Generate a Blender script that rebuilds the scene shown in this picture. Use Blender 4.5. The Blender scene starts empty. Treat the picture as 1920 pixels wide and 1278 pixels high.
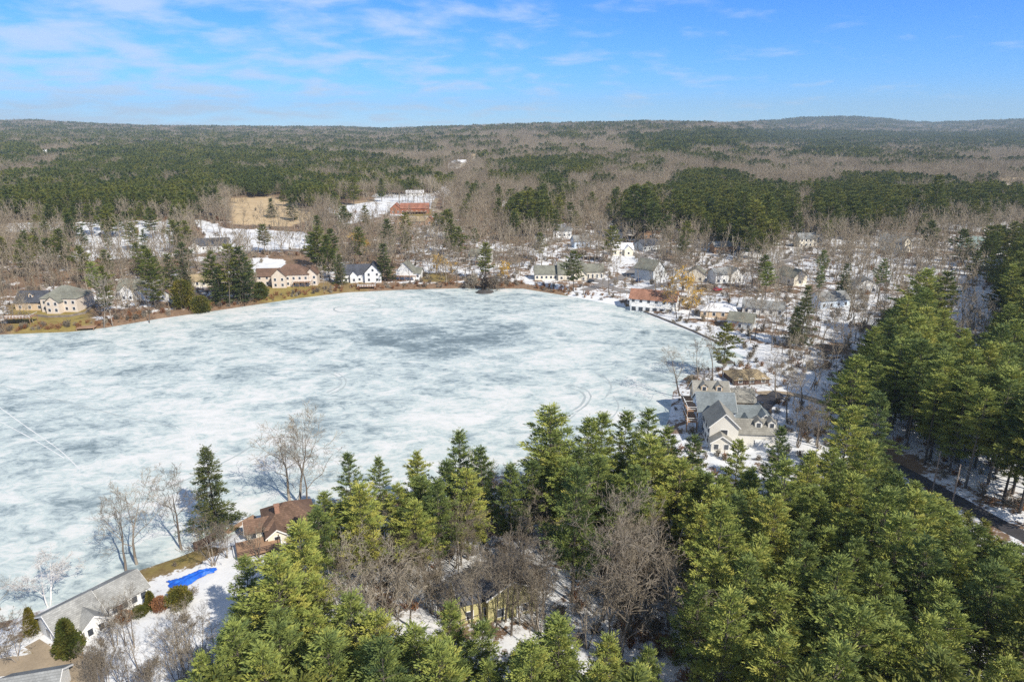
import bpy, math, random
import numpy as np
from mathutils import Vector, Matrix

# ------------------------------------------------------------------ camera, sky, sun, exposure
SC = bpy.context.scene
PITCH = math.radians(17.3)
CAMH = 80.0
FOC = 1280.0
cam_d = bpy.data.cameras.new("camera")
cam_d.sensor_width = 36.0
cam_d.lens = 24.0
cam_d.clip_start = 0.5
cam_d.clip_end = 40000.0
cam = bpy.data.objects.new("camera", cam_d)
SC.collection.objects.link(cam)
cam.location = (0, 0, CAMH)
cam.rotation_euler = (math.pi / 2 - PITCH, 0, 0)
SC.camera = cam

SUN_AZ = math.atan2(0.66, -0.75)      # clockwise from +Y (behind right of the camera)
SUN_EL = math.radians(40)
to_sun = Vector((math.sin(SUN_AZ) * math.cos(SUN_EL), math.cos(SUN_AZ) * math.cos(SUN_EL), math.sin(SUN_EL)))
sun_d = bpy.data.lights.new("sun", 'SUN')
sun_d.energy = 4.6
sun_d.angle = math.radians(0.5)
sun_d.color = (1.0, 0.93, 0.81)
sun = bpy.data.objects.new("sun", sun_d)
sun.rotation_euler = to_sun.to_track_quat('Z', 'Y').to_euler()
SC.collection.objects.link(sun)

W = bpy.data.worlds.new("World")
SC.world = W
W.use_nodes = True
wn, wl = W.node_tree.nodes, W.node_tree.links
wn.clear()


def build_world():
    out = wn.new('ShaderNodeOutputWorld')
    bg = wn.new('ShaderNodeBackground')
    sky = wn.new('ShaderNodeTexSky')
    sky.sky_type = 'NISHITA'
    sky.sun_disc = False
    sky.sun_elevation = SUN_EL
    sky.sun_rotation = SUN_AZ
    sky.altitude = 200
    sky.air_density = 0.9
    sky.dust_density = 0.0
    sky.ozone_density = 4.0
    # warm fill tint high up, out of view; below it the saturated blue of the processed photograph
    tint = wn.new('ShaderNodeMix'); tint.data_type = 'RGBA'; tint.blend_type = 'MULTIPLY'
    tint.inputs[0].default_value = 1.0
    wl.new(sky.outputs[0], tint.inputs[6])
    # clouds: thin wisps on a flat layer, more of them towards the left (west)
    tc = wn.new('ShaderNodeTexCoord')
    sep = wn.new('ShaderNodeSeparateXYZ')
    wl.new(tc.outputs['Generated'], sep.inputs[0])

    def math_(op, a, b=None, clamp=False):
        n = wn.new('ShaderNodeMath'); n.operation = op; n.use_clamp = clamp
        for i, v in enumerate((a, b)):
            if v is None: continue
            if isinstance(v, (int, float)): n.inputs[i].default_value = v
            else: wl.new(v, n.inputs[i])
        return n.outputs[0]
    zz = math_('ADD', math_('MAXIMUM', sep.outputs[2], 0.0), 0.16)
    cx = math_('DIVIDE', sep.outputs[0], zz)
    cy = math_('DIVIDE', sep.outputs[1], zz)
    comb = wn.new('ShaderNodeCombineXYZ')
    wl.new(cx, comb.inputs[0]); wl.new(cy, comb.inputs[1])
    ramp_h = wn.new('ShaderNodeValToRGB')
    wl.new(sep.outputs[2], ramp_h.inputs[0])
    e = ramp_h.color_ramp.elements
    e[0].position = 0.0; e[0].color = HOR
    e[1].position = 0.62; e[1].color = HIGH_FILL
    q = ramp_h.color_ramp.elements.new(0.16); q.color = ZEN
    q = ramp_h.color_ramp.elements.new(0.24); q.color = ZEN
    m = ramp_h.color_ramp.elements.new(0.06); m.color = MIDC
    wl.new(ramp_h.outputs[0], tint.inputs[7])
    n1 = wn.new('ShaderNodeTexNoise')
    n1.inputs['Scale'].default_value = 2.9
    n1.inputs['Detail'].default_value = 5.0
    n1.inputs['Roughness'].default_value = 0.56
    n1.inputs['Distortion'].default_value = 0.25
    wl.new(comb.outputs[0], n1.inputs['Vector'])
    left = math_('MULTIPLY', sep.outputs[0], -0.25)
    v = math_('ADD', n1.outputs[0], left)
    mr = wn.new('ShaderNodeMapRange'); mr.interpolation_type = 'SMOOTHSTEP'
    mr.inputs[1].default_value = 0.43; mr.inputs[2].default_value = 0.78
    wl.new(v, mr.inputs[0])
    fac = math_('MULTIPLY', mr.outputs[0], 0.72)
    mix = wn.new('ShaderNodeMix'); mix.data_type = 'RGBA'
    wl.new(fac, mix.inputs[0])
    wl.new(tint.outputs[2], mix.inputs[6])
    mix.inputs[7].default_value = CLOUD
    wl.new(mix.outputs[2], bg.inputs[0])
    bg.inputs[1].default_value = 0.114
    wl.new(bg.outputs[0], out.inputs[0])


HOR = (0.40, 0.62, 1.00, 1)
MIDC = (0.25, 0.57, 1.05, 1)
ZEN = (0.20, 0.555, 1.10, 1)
HIGH_FILL = (1.12, 0.92, 0.80, 1)  # unseen upper sky, tinted warm and brighter to add neutral fill light
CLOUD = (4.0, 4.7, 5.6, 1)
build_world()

SC.view_settings.view_transform = 'Standard'
SC.view_settings.look = 'None'
SC.view_settings.exposure = 0.58
SC.view_settings.gamma = 1.0
SC.cycles.max_bounces = 5
SC.cycles.diffuse_bounces = 3
SC.cycles.glossy_bounces = 2
SC.cycles.volume_bounces = 0
SC.cycles.transmission_bounces = 3
SC.cycles.use_denoising = False
SC.cycles.use_adaptive_sampling = False
SC.cycles.adaptive_threshold = 0.02

# ------------------------------------------------------------------ projection helpers
CP, SP = math.cos(PITCH), math.sin(PITCH)


def ray(px, py):
    a, b = (px - 960.0) / FOC, (639.0 - py) / FOC
    return np.array([a, CP + b * SP, -SP + b * CP])


def on_plane(px, py, z=0.0):
    d = ray(px, py)
    t = (z - CAMH) / d[2]
    return np.array([d[0] * t, d[1] * t])


def proj(x, y, z):
    dep = y * CP - (z - CAMH) * SP
    up = (z - CAMH) * CP + y * SP
    return 960 + FOC * x / dep, 639 - FOC * up / dep, dep


def inpoly(poly, X, Y):
    X = np.asarray(X, float); Y = np.asarray(Y, float)
    r = np.zeros(X.shape, bool)
    n = len(poly)
    for i in range(n):
        x0, y0 = poly[i]; x1, y1 = poly[(i + 1) % n]
        if y0 == y1: continue
        c = ((y0 > Y) != (y1 > Y)) & (X < (x1 - x0) * (Y - y0) / (y1 - y0) + x0)
        r ^= c
    return r


def polydist(poly, X, Y, closed=True):
    X = np.asarray(X, float); Y = np.asarray(Y, float)
    best = np.full(X.shape, 1e18)
    n = len(poly)
    for i in range(n if closed else n - 1):
        x0, y0 = poly[i]; x1, y1 = poly[(i + 1) % n]
        dx, dy = x1 - x0, y1 - y0
        L = dx * dx + dy * dy + 1e-9
        t = np.clip(((X - x0) * dx + (Y - y0) * dy) / L, 0, 1)
        best = np.minimum(best, (X - x0 - t * dx) ** 2 + (Y - y0 - t * dy) ** 2)
    return np.sqrt(best)


def vnoise(X, Y, seed=0):
    """smooth value noise, vectorised, -1..1"""
    X = np.asarray(X, float); Y = np.asarray(Y, float)
    xi = np.floor(X).astype(np.int64); yi = np.floor(Y).astype(np.int64)
    fx = X - xi; fy = Y - yi
    fx = fx * fx * (3 - 2 * fx); fy = fy * fy * (3 - 2 * fy)

    def h(a, b):
        n = (a * 374761393 + b * 668265263 + seed * 1442695041) & 0xFFFFFFFF
        n = ((n ^ (n >> 13)) * 1274126177) & 0xFFFFFFFF
        n = n ^ (n >> 16)
        return (n & 0xFFFF) / 32767.5 - 1
    return (h(xi, yi) * (1 - fx) + h(xi + 1, yi) * fx) * (1 - fy) + (h(xi, yi + 1) * (1 - fx) + h(xi + 1, yi + 1) * fx) * fy


def fbm(X, Y, seed=0, oct=4):
    s, a, r = 0.0, 1.0, 0.0
    for i in range(oct):
        s = s + a * vnoise(X * 2 ** i, Y * 2 ** i, seed + i * 17); r += a; a *= 0.5
    return s / r


# ------------------------------------------------------------------ terrain
LAKE_PX = [(-700, 700), (-300, 655), (0, 627), (130, 622), (200, 614), (300, 597), (400, 583), (480, 571), (560, 559), (650, 548), (760, 543),
           (870, 540), (980, 541), (1060, 554), (1130, 567), (1190, 578), (1240, 600), (1300, 624), (1360, 652), (1398, 668),
           (1385, 682), (1335, 690), (1285, 706), (1262, 735), (1256, 780), (1240, 825), (1195, 858), (1100, 878), (960, 890), (820, 905), (700, 926),
           (600, 940), (520, 958), (440, 1000), (380, 1026), (330, 1046), (265, 1068), (180, 1100), (90, 1140), (0, 1168), (-300, 1230), (-700, 1250)]
LAKE = [tuple(on_plane(a, b)) for a, b in LAKE_PX]
SKY_X = [-900, 0, 60, 150, 300, 500, 650, 720, 800, 900, 1000, 1100, 1200, 1350, 1450, 1500, 1570, 1650, 1720, 1800, 1920, 2800]
SKY_Y = [230, 226, 224, 231, 236.5, 238, 239, 242.5, 238.5, 235, 231.5, 229, 226, 228, 226, 221, 219, 222, 231, 229, 224, 230]
RID_X = [-900, 0, 300, 700, 900, 1350, 1480, 1720, 1920, 2800]
RID_Y = [5200, 5200, 5000, 5200, 3900, 3600, 6600, 6900, 6000, 6000]
EXP_X = [-900, 300, 900, 1350, 1480, 2800]
EXP_Y = [1.7, 1.6, 1.15, 1.1, 2.6, 2.4]


def height_fn(X, Y):
    X = np.asarray(X, float); Y = np.asarray(Y, float)
    ins = inpoly(LAKE, X, Y)
    sd = polydist(LAKE, X, Y)
    shore = 1.1 * (1 - np.exp(-sd / 3.5)) + 0.035 * np.minimum(sd, 260) + 0.35 * fbm(X / 22, Y / 22, 3) * np.clip(sd / 12, 0, 1)
    shore = np.where(Y < 190, np.minimum(shore, 1.1 + 0.05 * sd), shore)
    z = np.where(ins, -np.minimum(0.25 * sd, 2.0), shore)
    yy = np.maximum(Y, 100.0)
    u = np.clip(960 + FOC * X / (yy * CP), -900, 2800)
    R = np.interp(u, RID_X, RID_Y)
    rs = np.interp(u, SKY_X, SKY_Y)
    v = (639 - rs) / FOC
    zs = 80 + R * (v * CP - SP) / (CP + v * SP) - 26
    t = np.clip((Y - 650) / (R - 650), 0, 2.5)
    ex = np.interp(u, EXP_X, EXP_Y)
    rise = np.where(t < 1, np.power(np.maximum(t, 1e-6), ex), 1 - 0.35 * (t - 1))
    far = rise * (zs - 10)
    amp = np.clip((Y - 600) / 1400, 0, 1) * 9 * np.clip(1.25 - t, 0.12, 1)
    far = far + amp * (fbm(X / 900, Y / 420, 9, 3) - 0.1)
    far = far + np.clip((Y - 420) / 300, 0, 1) * 2.0 * fbm(X / 90, Y / 90, 21, 3)
    return np.where(ins, z, z + far)


def axis(lo, a, b, hi, step, grow):
    core = list(np.arange(a, b + step, step))
    s, v, up = step, core[-1], []
    while v < hi:
        s = min(s * grow, 160); v += s; up.append(v)
    s, v, dn = step, core[0], []
    while v > lo:
        s = min(s * grow, 160); v -= s; dn.append(v)
    return np.array(dn[::-1] + core + up)


GX = axis(-9500, -330, 430, 9500, 2.5, 1.10)
GY = axis(-500, 40, 640, 9800, 2.5, 1.06)
GXX, GYY = np.meshgrid(GX, GY)
GZ = height_fn(GXX.ravel(), GYY.ravel()).reshape(GXX.shape)


def hz(x, y):
    x = np.asarray(x, float); y = np.asarray(y, float)
    i = np.clip(np.searchsorted(GX, x) - 1, 0, len(GX) - 2)
    j = np.clip(np.searchsorted(GY, y) - 1, 0, len(GY) - 2)
    fx = np.clip((x - GX[i]) / (GX[i + 1] - GX[i]), 0, 1)
    fy = np.clip((y - GY[j]) / (GY[j + 1] - GY[j]), 0, 1)
    return (GZ[j, i] * (1 - fx) + GZ[j, i + 1] * fx) * (1 - fy) + (GZ[j + 1, i] * (1 - fx) + GZ[j + 1, i + 1] * fx) * fy


def at(px, py, above=0.0, zmin=None):
    """the point where the sight line through a photo pixel meets the ground (or a level ABOVE it)"""
    d = ray(px, py)
    t0, t = 20.0, 20.0
    for _ in range(4000):
        t += max(0.5, t * 0.004)
        g = float(hz(d[0] * t, d[1] * t))
        if zmin is not None: g = max(g, zmin)
        if CAMH + d[2] * t < g + above:
            lo, hi = t0, t
            for _ in range(24):
                m = (lo + hi) / 2
                g = float(hz(d[0] * m, d[1] * m))
                if zmin is not None: g = max(g, zmin)
                if CAMH + d[2] * m < g + above: hi = m
                else: lo = m
            return np.array([d[0] * hi, d[1] * hi])
        t0 = t
    return np.array([d[0] * t, d[1] * t])


def height_for_top(x, y, ty):
    """height of an upright thing at x,y whose top shows at photo row ty"""
    v = (639 - ty) / FOC
    z = CAMH + y * (v * CP - SP) / (CP + v * SP)
    return z - float(hz(x, y))


# ------------------------------------------------------------------ object helpers
COL = SC.collection


def tag(o, label=None, cat=None, group=None, kind=None):
    if label: o['label'] = label
    if cat: o['category'] = cat
    if group: o['group'] = group
    if kind: o['kind'] = kind
    return o


def np_mesh(name, V, Q, mats, mat_idx=None, tint=None, smooth=False):
    """V (N,3), Q list of arrays (M,k)"""
    me = bpy.data.meshes.new(name)
    V = np.asarray(V, np.float32)
    Qs = [np.asarray(q, np.int32) for q in Q if len(q)]
    loops = np.concatenate([q.ravel() for q in Qs])
    tot = np.concatenate([np.full(len(q), q.shape[1], np.int32) for q in Qs])
    me.vertices.add(len(V)); me.vertices.foreach_set('co', V.ravel())
    me.loops.add(len(loops)); me.loops.foreach_set('vertex_index', loops)
    me.polygons.add(len(tot))
    me.polygons.foreach_set('loop_start', np.concatenate([[0], np.cumsum(tot)[:-1]]).astype(np.int32))
    me.polygons.foreach_set('loop_total', tot)
    for m in mats: me.materials.append(m)
    if mat_idx is not None: me.polygons.foreach_set('material_index', np.asarray(mat_idx, np.int32))
    if smooth: me.polygons.foreach_set('use_smooth', np.ones(len(tot), bool))
    if tint is not None:
        a = me.attributes.new('tint', 'FLOAT', 'POINT'); a.data.foreach_set('value', np.asarray(tint, np.float32))
    me.update()
    me.validate()
    return me


def link(name, me, parent=None, loc=None, rz=0.0, sc=None):
    o = bpy.data.objects.new(name, me); COL.objects.link(o)
    if parent is not None: o.parent = parent
    if loc is not None: o.location = loc
    if rz: o.rotation_euler = (0, 0, rz)
    if sc is not None: o.scale = sc if hasattr(sc, '__len__') else (sc, sc, sc)
    return o


class MB:
    """collects shapes, links them as one mesh object"""
    def __init__(s): s.v = []; s.f = []

    def poly(s, pts, faces):
        n = len(s.v); s.v += [tuple(map(float, p)) for p in pts]; s.f += [tuple(i + n for i in f) for f in faces]

    def box(s, x0, x1, y0, y1, z0, z1):
        s.poly([(x0, y0, z0), (x1, y0, z0), (x1, y1, z0), (x0, y1, z0), (x0, y0, z1), (x1, y0, z1), (x1, y1, z1), (x0, y1, z1)],
               [(0, 3, 2, 1), (4, 5, 6, 7), (0, 1, 5, 4), (1, 2, 6, 5), (2, 3, 7, 6), (3, 0, 4, 7)])

    def prism(s, prof, x0, x1, ax='x'):
        """prof: (y,z) outline extruded along x (ax='x'), or (x,z) along y"""
        n = len(prof)
        if ax == 'x': a = [(x0, p, q) for p, q in prof]; b = [(x1, p, q) for p, q in prof]
        else: a = [(p, x0, q) for p, q in prof]; b = [(p, x1, q) for p, q in prof]
        fs = [(i, (i + 1) % n, (i + 1) % n + n, i + n) for i in range(n)] + [tuple(range(n))[::-1], tuple(range(n, 2 * n))]
        s.poly(a + b, fs)

    def tube(s, pts, r, n=6, r1=None):
        r1 = r if r1 is None else r1
        rings = []
        for i, p in enumerate(pts):
            p = Vector(p)
            d = (Vector(pts[min(i + 1, len(pts) - 1)]) - Vector(pts[max(i - 1, 0)])).normalized()
            a = d.cross(Vector((0.31, 0.2, 0.93)) if abs(d.z) < 0.9 else Vector((1, 0, 0))).normalized(); b = d.cross(a)
            rr = r + (r1 - r) * i / max(1, len(pts) - 1)
            rings.append([p + (a * math.cos(t) + b * math.sin(t)) * rr for t in [2 * math.pi * k / n for k in range(n)]])
        base = [q for R in rings for q in R]
        fs = []
        for i in range(len(rings) - 1):
            for k in range(n): fs.append((i * n + k, i * n + (k + 1) % n, (i + 1) * n + (k + 1) % n, (i + 1) * n + k))
        fs.append(tuple(range(n))[::-1]); fs.append(tuple(range(len(base) - n, len(base))))
        s.poly(base, fs)

    def build(s, name, mat, parent=None, loc=None, rz=0.0, smooth=False):
        me = bpy.data.meshes.new(name); me.from_pydata(s.v, [], s.f)
        me.materials.append(mat)
        bm_fix(me)
        if smooth:
            for p in me.polygons: p.use_smooth = True
        return link(name, me, parent, loc, rz)


def bm_fix(me):
    import bmesh
    b = bmesh.new(); b.from_mesh(me); bmesh.ops.recalc_face_normals(b, faces=b.faces[:]); b.to_mesh(me); b.free()


def empty(name, loc, rz=0.0, sc=None):
    o = bpy.data.objects.new(name, None); COL.objects.link(o); o.location = loc; o.rotation_euler = (0, 0, rz)
    if sc is not None: o.scale = (sc, sc, sc)
    return o


# ------------------------------------------------------------------ materials
class NT:
    def __init__(s, name, rough=0.9):
        s.m = bpy.data.materials.new(name); s.m.use_nodes = True
        s.n, s.l = s.m.node_tree.nodes, s.m.node_tree.links
        s.b = s.n['Principled BSDF']
        s.b.inputs['Roughness'].default_value = rough
        s.b.inputs['Specular IOR Level'].default_value = 0.25
        s.tc = None

    def new(s, t, **kw):
        n = s.n.new(t)
        for k, v in kw.items():
            if hasattr(n, k): setattr(n, k, v)
            else: s.put(n, k, v)
        return n

    def put(s, n, k, v):
        i = n.inputs[k]
        if hasattr(v, 'is_output'): s.l.new(v, i)
        else: i.default_value = v

    def obj(s):
        if s.tc is None: s.tc = s.n.new('ShaderNodeTexCoord')
        return s.tc.outputs['Object']

    def noise(s, scale, detail=4.0, rough=0.55, vec=None, dist=0.0):
        n = s.n.new('ShaderNodeTexNoise')
        s.l.new(vec if vec is not None else s.obj(), n.inputs['Vector'])
        n.inputs['Scale'].default_value = scale; n.inputs['Detail'].default_value = detail
        n.inputs['Roughness'].default_value = rough; n.inputs['Distortion'].default_value = dist
        return n.outputs[0]

    def mathn(s, op, a, b=0.0, clamp=False):
        n = s.n.new('ShaderNodeMath'); n.operation = op; n.use_clamp = clamp
        s.put(n, 0, a); s.put(n, 1, b)
        return n.outputs[0]

    def range(s, v, a, b, c=0.0, d=1.0, smooth=True):
        n = s.n.new('ShaderNodeMapRange')
        if smooth: n.interpolation_type = 'SMOOTHSTEP'
        s.put(n, 0, v)
        for i, q in enumerate((a, b, c, d)): n.inputs[i + 1].default_value = q
        return n.outputs[0]

    def ramp(s, v, stops):
        n = s.n.new('ShaderNodeValToRGB'); s.put(n, 0, v)
        e = n.color_ramp.elements
        e[0].position, e[0].color = stops[0][0], (*stops[0][1], 1)
        e[1].position, e[1].color = stops[-1][0], (*stops[-1][1], 1)
        for p, c in stops[1:-1]:
            q = e.new(p); q.color = (*c, 1)
        return n.outputs[0]

    def mix(s, f, a, b, blend='MIX'):
        n = s.n.new('ShaderNodeMix'); n.data_type = 'RGBA'; n.blend_type = blend
        s.put(n, 0, f)
        for i, v in ((6, a), (7, b)):
            if hasattr(v, 'is_output'): s.l.new(v, n.inputs[i])
            else: n.inputs[i].default_value = (*v, 1)
        return n.outputs[2]

    def attr(s, name):
        n = s.n.new('ShaderNodeAttribute'); n.attribute_name = name
        return n

    def rnd(s):
        return s.n.new('ShaderNodeObjectInfo').outputs['Random']

    def color(s, c):
        if hasattr(c, 'is_output'): s.l.new(c, s.b.inputs['Base Color'])
        else: s.b.inputs['Base Color'].default_value = (*c, 1)
        return s.m

    def bump(s, v, strength=0.4, dist=0.1):
        n = s.n.new('ShaderNodeBump'); n.inputs['Strength'].default_value = strength; n.inputs['Distance'].default_value = dist
        s.l.new(v, n.inputs['Height']); s.l.new(n.outputs[0], s.b.inputs['Normal'])


def mat_needles(name, stops):
    t = NT(name, 0.75)
    a = t.attr('tint').outputs['Fac']
    r = t.rnd()
    v = t.mathn('ADD', t.mathn('MULTIPLY', a, 0.58), t.mathn('MULTIPLY', r, 0.48))
    c = t.ramp(v, stops)
    t.color(c)
    tr = t.n.new('ShaderNodeBsdfTranslucent'); t.l.new(c, tr.inputs[0])
    mx = t.n.new('ShaderNodeMixShader'); mx.inputs[0].default_value = 0.18
    t.l.new(t.b.outputs[0], mx.inputs[1]); t.l.new(tr.outputs[0], mx.inputs[2])
    t.l.new(mx.outputs[0], t.n['Material Output'].inputs[0])
    return t.m


def mat_bark(name, stops, var=0.5):
    t = NT(name, 0.9)
    a = t.attr('tint').outputs['Fac']
    v = t.mathn('ADD', t.mathn('MULTIPLY', a, 1 - var), t.mathn('MULTIPLY', t.rnd(), var))
    t.color(t.ramp(v, stops))
    return t.m


def mat_plain(name, c, rough=0.8, var=0.18, scale=0.6, fine=6.0):
    t = NT(name, rough)
    n = t.mathn('ADD', t.mathn('MULTIPLY', t.noise(scale, 5), 0.6), t.mathn('MULTIPLY', t.noise(fine, 3), 0.4))
    lo = tuple(x * (1 - var) for x in c); hi = tuple(min(1, x * (1 + var)) for x in c)
    t.color(t.ramp(n, [(0.3, lo), (0.7, hi)]))
    return t.m


def mat_siding(name, c, pitch=0.22):
    """lapped boards: a fine shadow-free groove pattern as bump plus weathering"""
    t = NT(name, 0.65)
    n = t.noise(0.35, 5)
    lo = tuple(x * 0.9 for x in c); hi = tuple(min(0.9, x * 1.05) for x in c)
    t.color(t.ramp(n, [(0.3, lo), (0.7, hi)]))
    sp = t.n.new('ShaderNodeSeparateXYZ'); t.l.new(t.obj(), sp.inputs[0])
    fr = t.mathn('FRACT', t.mathn('DIVIDE', sp.outputs[2], pitch))
    t.bump(fr, 0.5, 0.03)
    return t.m


def mat_shingle(name, c, var=0.3):
    t = NT(name, 0.9)
    br = t.n.new('ShaderNodeTexBrick')
    mp = t.n.new('ShaderNodeMapping'); t.l.new(t.obj(), mp.inputs[0]); mp.inputs['Rotation'].default_value = (0.6, 0, 0)
    t.l.new(mp.outputs[0], br.inputs['Vector'])
    br.inputs['Scale'].default_value = 1.0; br.inputs['Brick Width'].default_value = 0.42; br.inputs['Row Height'].default_value = 0.16
    br.inputs['Mortar Size'].default_value = 0.012
    br.inputs['Color1'].default_value = (*[x * (1 - var) for x in c], 1); br.inputs['Color2'].default_value = (*[min(1, x * (1 + var)) for x in c], 1)
    br.inputs['Mortar'].default_value = (*[x * 0.6 for x in c], 1)
    n = t.range(t.noise(0.22, 7, 0.65), 0.32, 0.7, 0.74, 1.2)
    cb = t.n.new('ShaderNodeCombineColor'); [t.l.new(n, cb.inputs[i]) for i in range(3)]
    t.color(t.mix(1.0, br.outputs[0], cb.outputs[0], 'MULTIPLY'))
    return t.m


M = {}
M['needle'] = mat_needles('pine_needles', [(0.08, (0.048, 0.082, 0.032)), (0.36, (0.145, 0.188, 0.054)), (0.66, (0.27, 0.31, 0.072)), (0.95, (0.40, 0.375, 0.085))])
M['needle_far'] = mat_needles('far_pine_needles', [(0.12, (0.042, 0.066, 0.022)), (0.5, (0.105, 0.128, 0.030)), (0.9, (0.20, 0.195, 0.038))])
M['needle_dark'] = mat_needles('spruce_needles', [(0.12, (0.045, 0.068, 0.030)), (0.5, (0.085, 0.105, 0.036)), (0.9, (0.140, 0.145, 0.040))])
M['cedar'] = mat_needles('cedar_foliage', [(0.12, (0.05, 0.07, 0.015)), (0.5, (0.10, 0.10, 0.02)), (0.9, (0.20, 0.16, 0.025))])
M['bark_pine'] = mat_bark('pine_bark', [(0.1, (0.055, 0.045, 0.038)), (0.9, (0.14, 0.12, 0.10))])
M['bark'] = mat_bark('grey_bark', [(0.1, (0.085, 0.070, 0.056)), (0.5, (0.18, 0.152, 0.122)), (0.9, (0.36, 0.315, 0.262))])
M['twig'] = mat_bark('brown_twigs', [(0.1, (0.115, 0.092, 0.068)), (0.5, (0.205, 0.170, 0.126)), (0.9, (0.42, 0.37, 0.29))])
M['twig_far'] = mat_bark('far_brown_twigs', [(0.1, (0.165, 0.132, 0.092)), (0.5, (0.265, 0.218, 0.155)), (0.9, (0.38, 0.325, 0.245))])
M['twig_dark'] = mat_bark('dark_brush_twigs', [(0.1, (0.035, 0.028, 0.024)), (0.9, (0.09, 0.07, 0.055))])
M['bark_white'] = mat_bark('white_birch_bark', [(0.1, (0.45, 0.42, 0.39)), (0.9, (0.72, 0.70, 0.68))])
M['twig_gold'] = mat_bark('golden_willow_twigs', [(0.1, (0.48, 0.29, 0.05)), (0.9, (0.68, 0.44, 0.09))])
M['twig_red'] = mat_bark('russet_brush_twigs', [(0.1, (0.17, 0.075, 0.04)), (0.5, (0.27, 0.13, 0.06)), (0.9, (0.36, 0.22, 0.11))])
M['white'] = mat_siding('white_siding', (0.70, 0.70, 0.68))
M['cream'] = mat_siding('cream_siding', (0.68, 0.63, 0.52))
M['beige'] = mat_siding('beige_siding', (0.60, 0.52, 0.43))
M['grey_s'] = mat_siding('grey_siding', (0.52, 0.54, 0.54))
M['pale_s'] = mat_siding('pale_grey_siding', (0.62, 0.60, 0.55))
M['blue_s'] = mat_siding('pale_blue_siding', (0.50, 0.58, 0.68))
M['yellow_s'] = mat_siding('yellow_siding', (0.68, 0.56, 0.22))
M['olive_s'] = mat_siding('yellow_green_siding', (0.46, 0.42, 0.21))
M['log'] = mat_siding('red_brown_log_wall', (0.33, 0.13, 0.07), 0.4)
M['tan_s'] = mat_siding('tan_siding', (0.55, 0.42, 0.28))
M['r_grey'] = mat_shingle('grey_shingles', (0.30, 0.30, 0.285), 0.15)
M['r_mid'] = mat_shingle('mid_grey_shingles', (0.235, 0.24, 0.235), 0.12)
M['r_slate'] = mat_shingle('blue_grey_shingles', (0.175, 0.20, 0.21), 0.12)
M['r_warm'] = mat_shingle('warm_grey_shingles', (0.26, 0.25, 0.22), 0.12)
M['r_dark'] = mat_shingle('dark_grey_shingles', (0.075, 0.08, 0.095), 0.2)
M['r_olive'] = mat_shingle('olive_grey_shingles', (0.19, 0.19, 0.155), 0.15)
M['r_brown'] = mat_shingle('brown_shingles', (0.155, 0.098, 0.070), 0.2)
M['r_tan'] = mat_shingle('tan_shingles', (0.33, 0.26, 0.16), 0.2)
M['r_rust'] = mat_shingle('rust_shingles', (0.29, 0.15, 0.10), 0.2)
M['r_red'] = mat_shingle('red_brown_shingles', (0.29, 0.13, 0.085), 0.2)
M['r_green'] = mat_shingle('pale_green_shingles', (0.40, 0.50, 0.44), 0.15)
M['r_snow'] = mat_plain('snowy_roof', (0.66, 0.66, 0.67), 0.7, 0.06)
M['trim'] = mat_plain('white_trim', (0.72, 0.72, 0.71), 0.6, 0.05)
M['wood'] = mat_plain('weathered_wood', (0.30, 0.19, 0.12), 0.85, 0.25)
M['wood_d'] = mat_plain('dark_brown_wood', (0.11, 0.07, 0.055), 0.85, 0.3)
M['brick'] = mat_plain('chimney_brick', (0.30, 0.17, 0.12), 0.9, 0.3, 3)
M['stone'] = mat_plain('shore_stone', (0.20, 0.17, 0.14), 0.95, 0.45, 0.8, 4)
M['stone_dark'] = mat_plain('wet_dark_stone', (0.06, 0.055, 0.05), 0.8, 0.4, 0.8, 4)
M['asphalt'] = mat_plain('wet_asphalt', (0.055, 0.052, 0.055), 0.65, 0.3, 0.3, 3)
M['drive'] = mat_plain('tan_gravel_drive', (0.30, 0.24, 0.17), 0.95, 0.25, 0.3, 3)
M['road'] = mat_plain('village_asphalt', (0.20, 0.185, 0.175), 0.85, 0.25, 0.2, 2)
M['track'] = mat_plain('wheel_track_ice', (0.35, 0.39, 0.39), 0.6, 0.2, 0.3, 2)
M['track_l'] = mat_plain('packed_snow_track', (0.60, 0.61, 0.605), 0.8, 0.08, 0.3, 2)
M['pole'] = mat_plain('utility_pole_wood', (0.20, 0.16, 0.13), 0.9, 0.2)
M['wire'] = mat_plain('wire', (0.10, 0.10, 0.10), 0.6, 0.1)
M['metal'] = mat_plain('galvanised_metal', (0.35, 0.36, 0.37), 0.5, 0.1)
M['tyre'] = mat_plain('tyre_rubber', (0.02, 0.02, 0.02), 0.8, 0.2)
for nm, c in (('car_red', (0.45, 0.03, 0.05)), ('car_dark', (0.03, 0.035, 0.045)), ('car_silver', (0.45, 0.46, 0.48)), ('car_white', (0.75, 0.75, 0.75)), ('car_blue', (0.05, 0.09, 0.2))):
    M[nm] = mat_plain(nm + '_paint', c, 0.3, 0.05)
g = NT('window_glass', 0.12); g.b.inputs['Specular IOR Level'].default_value = 0.5
M['glass'] = g.color(g.ramp(g.noise(0.5, 2), [(0.3, (0.03, 0.035, 0.045)), (0.7, (0.08, 0.09, 0.105))]))
t = NT('blue_tarp', 0.4)
M['tarp'] = t.color(t.ramp(t.noise(0.8, 5), [(0.3, (0.01, 0.07, 0.42)), (0.7, (0.03, 0.17, 0.68))]))


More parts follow.
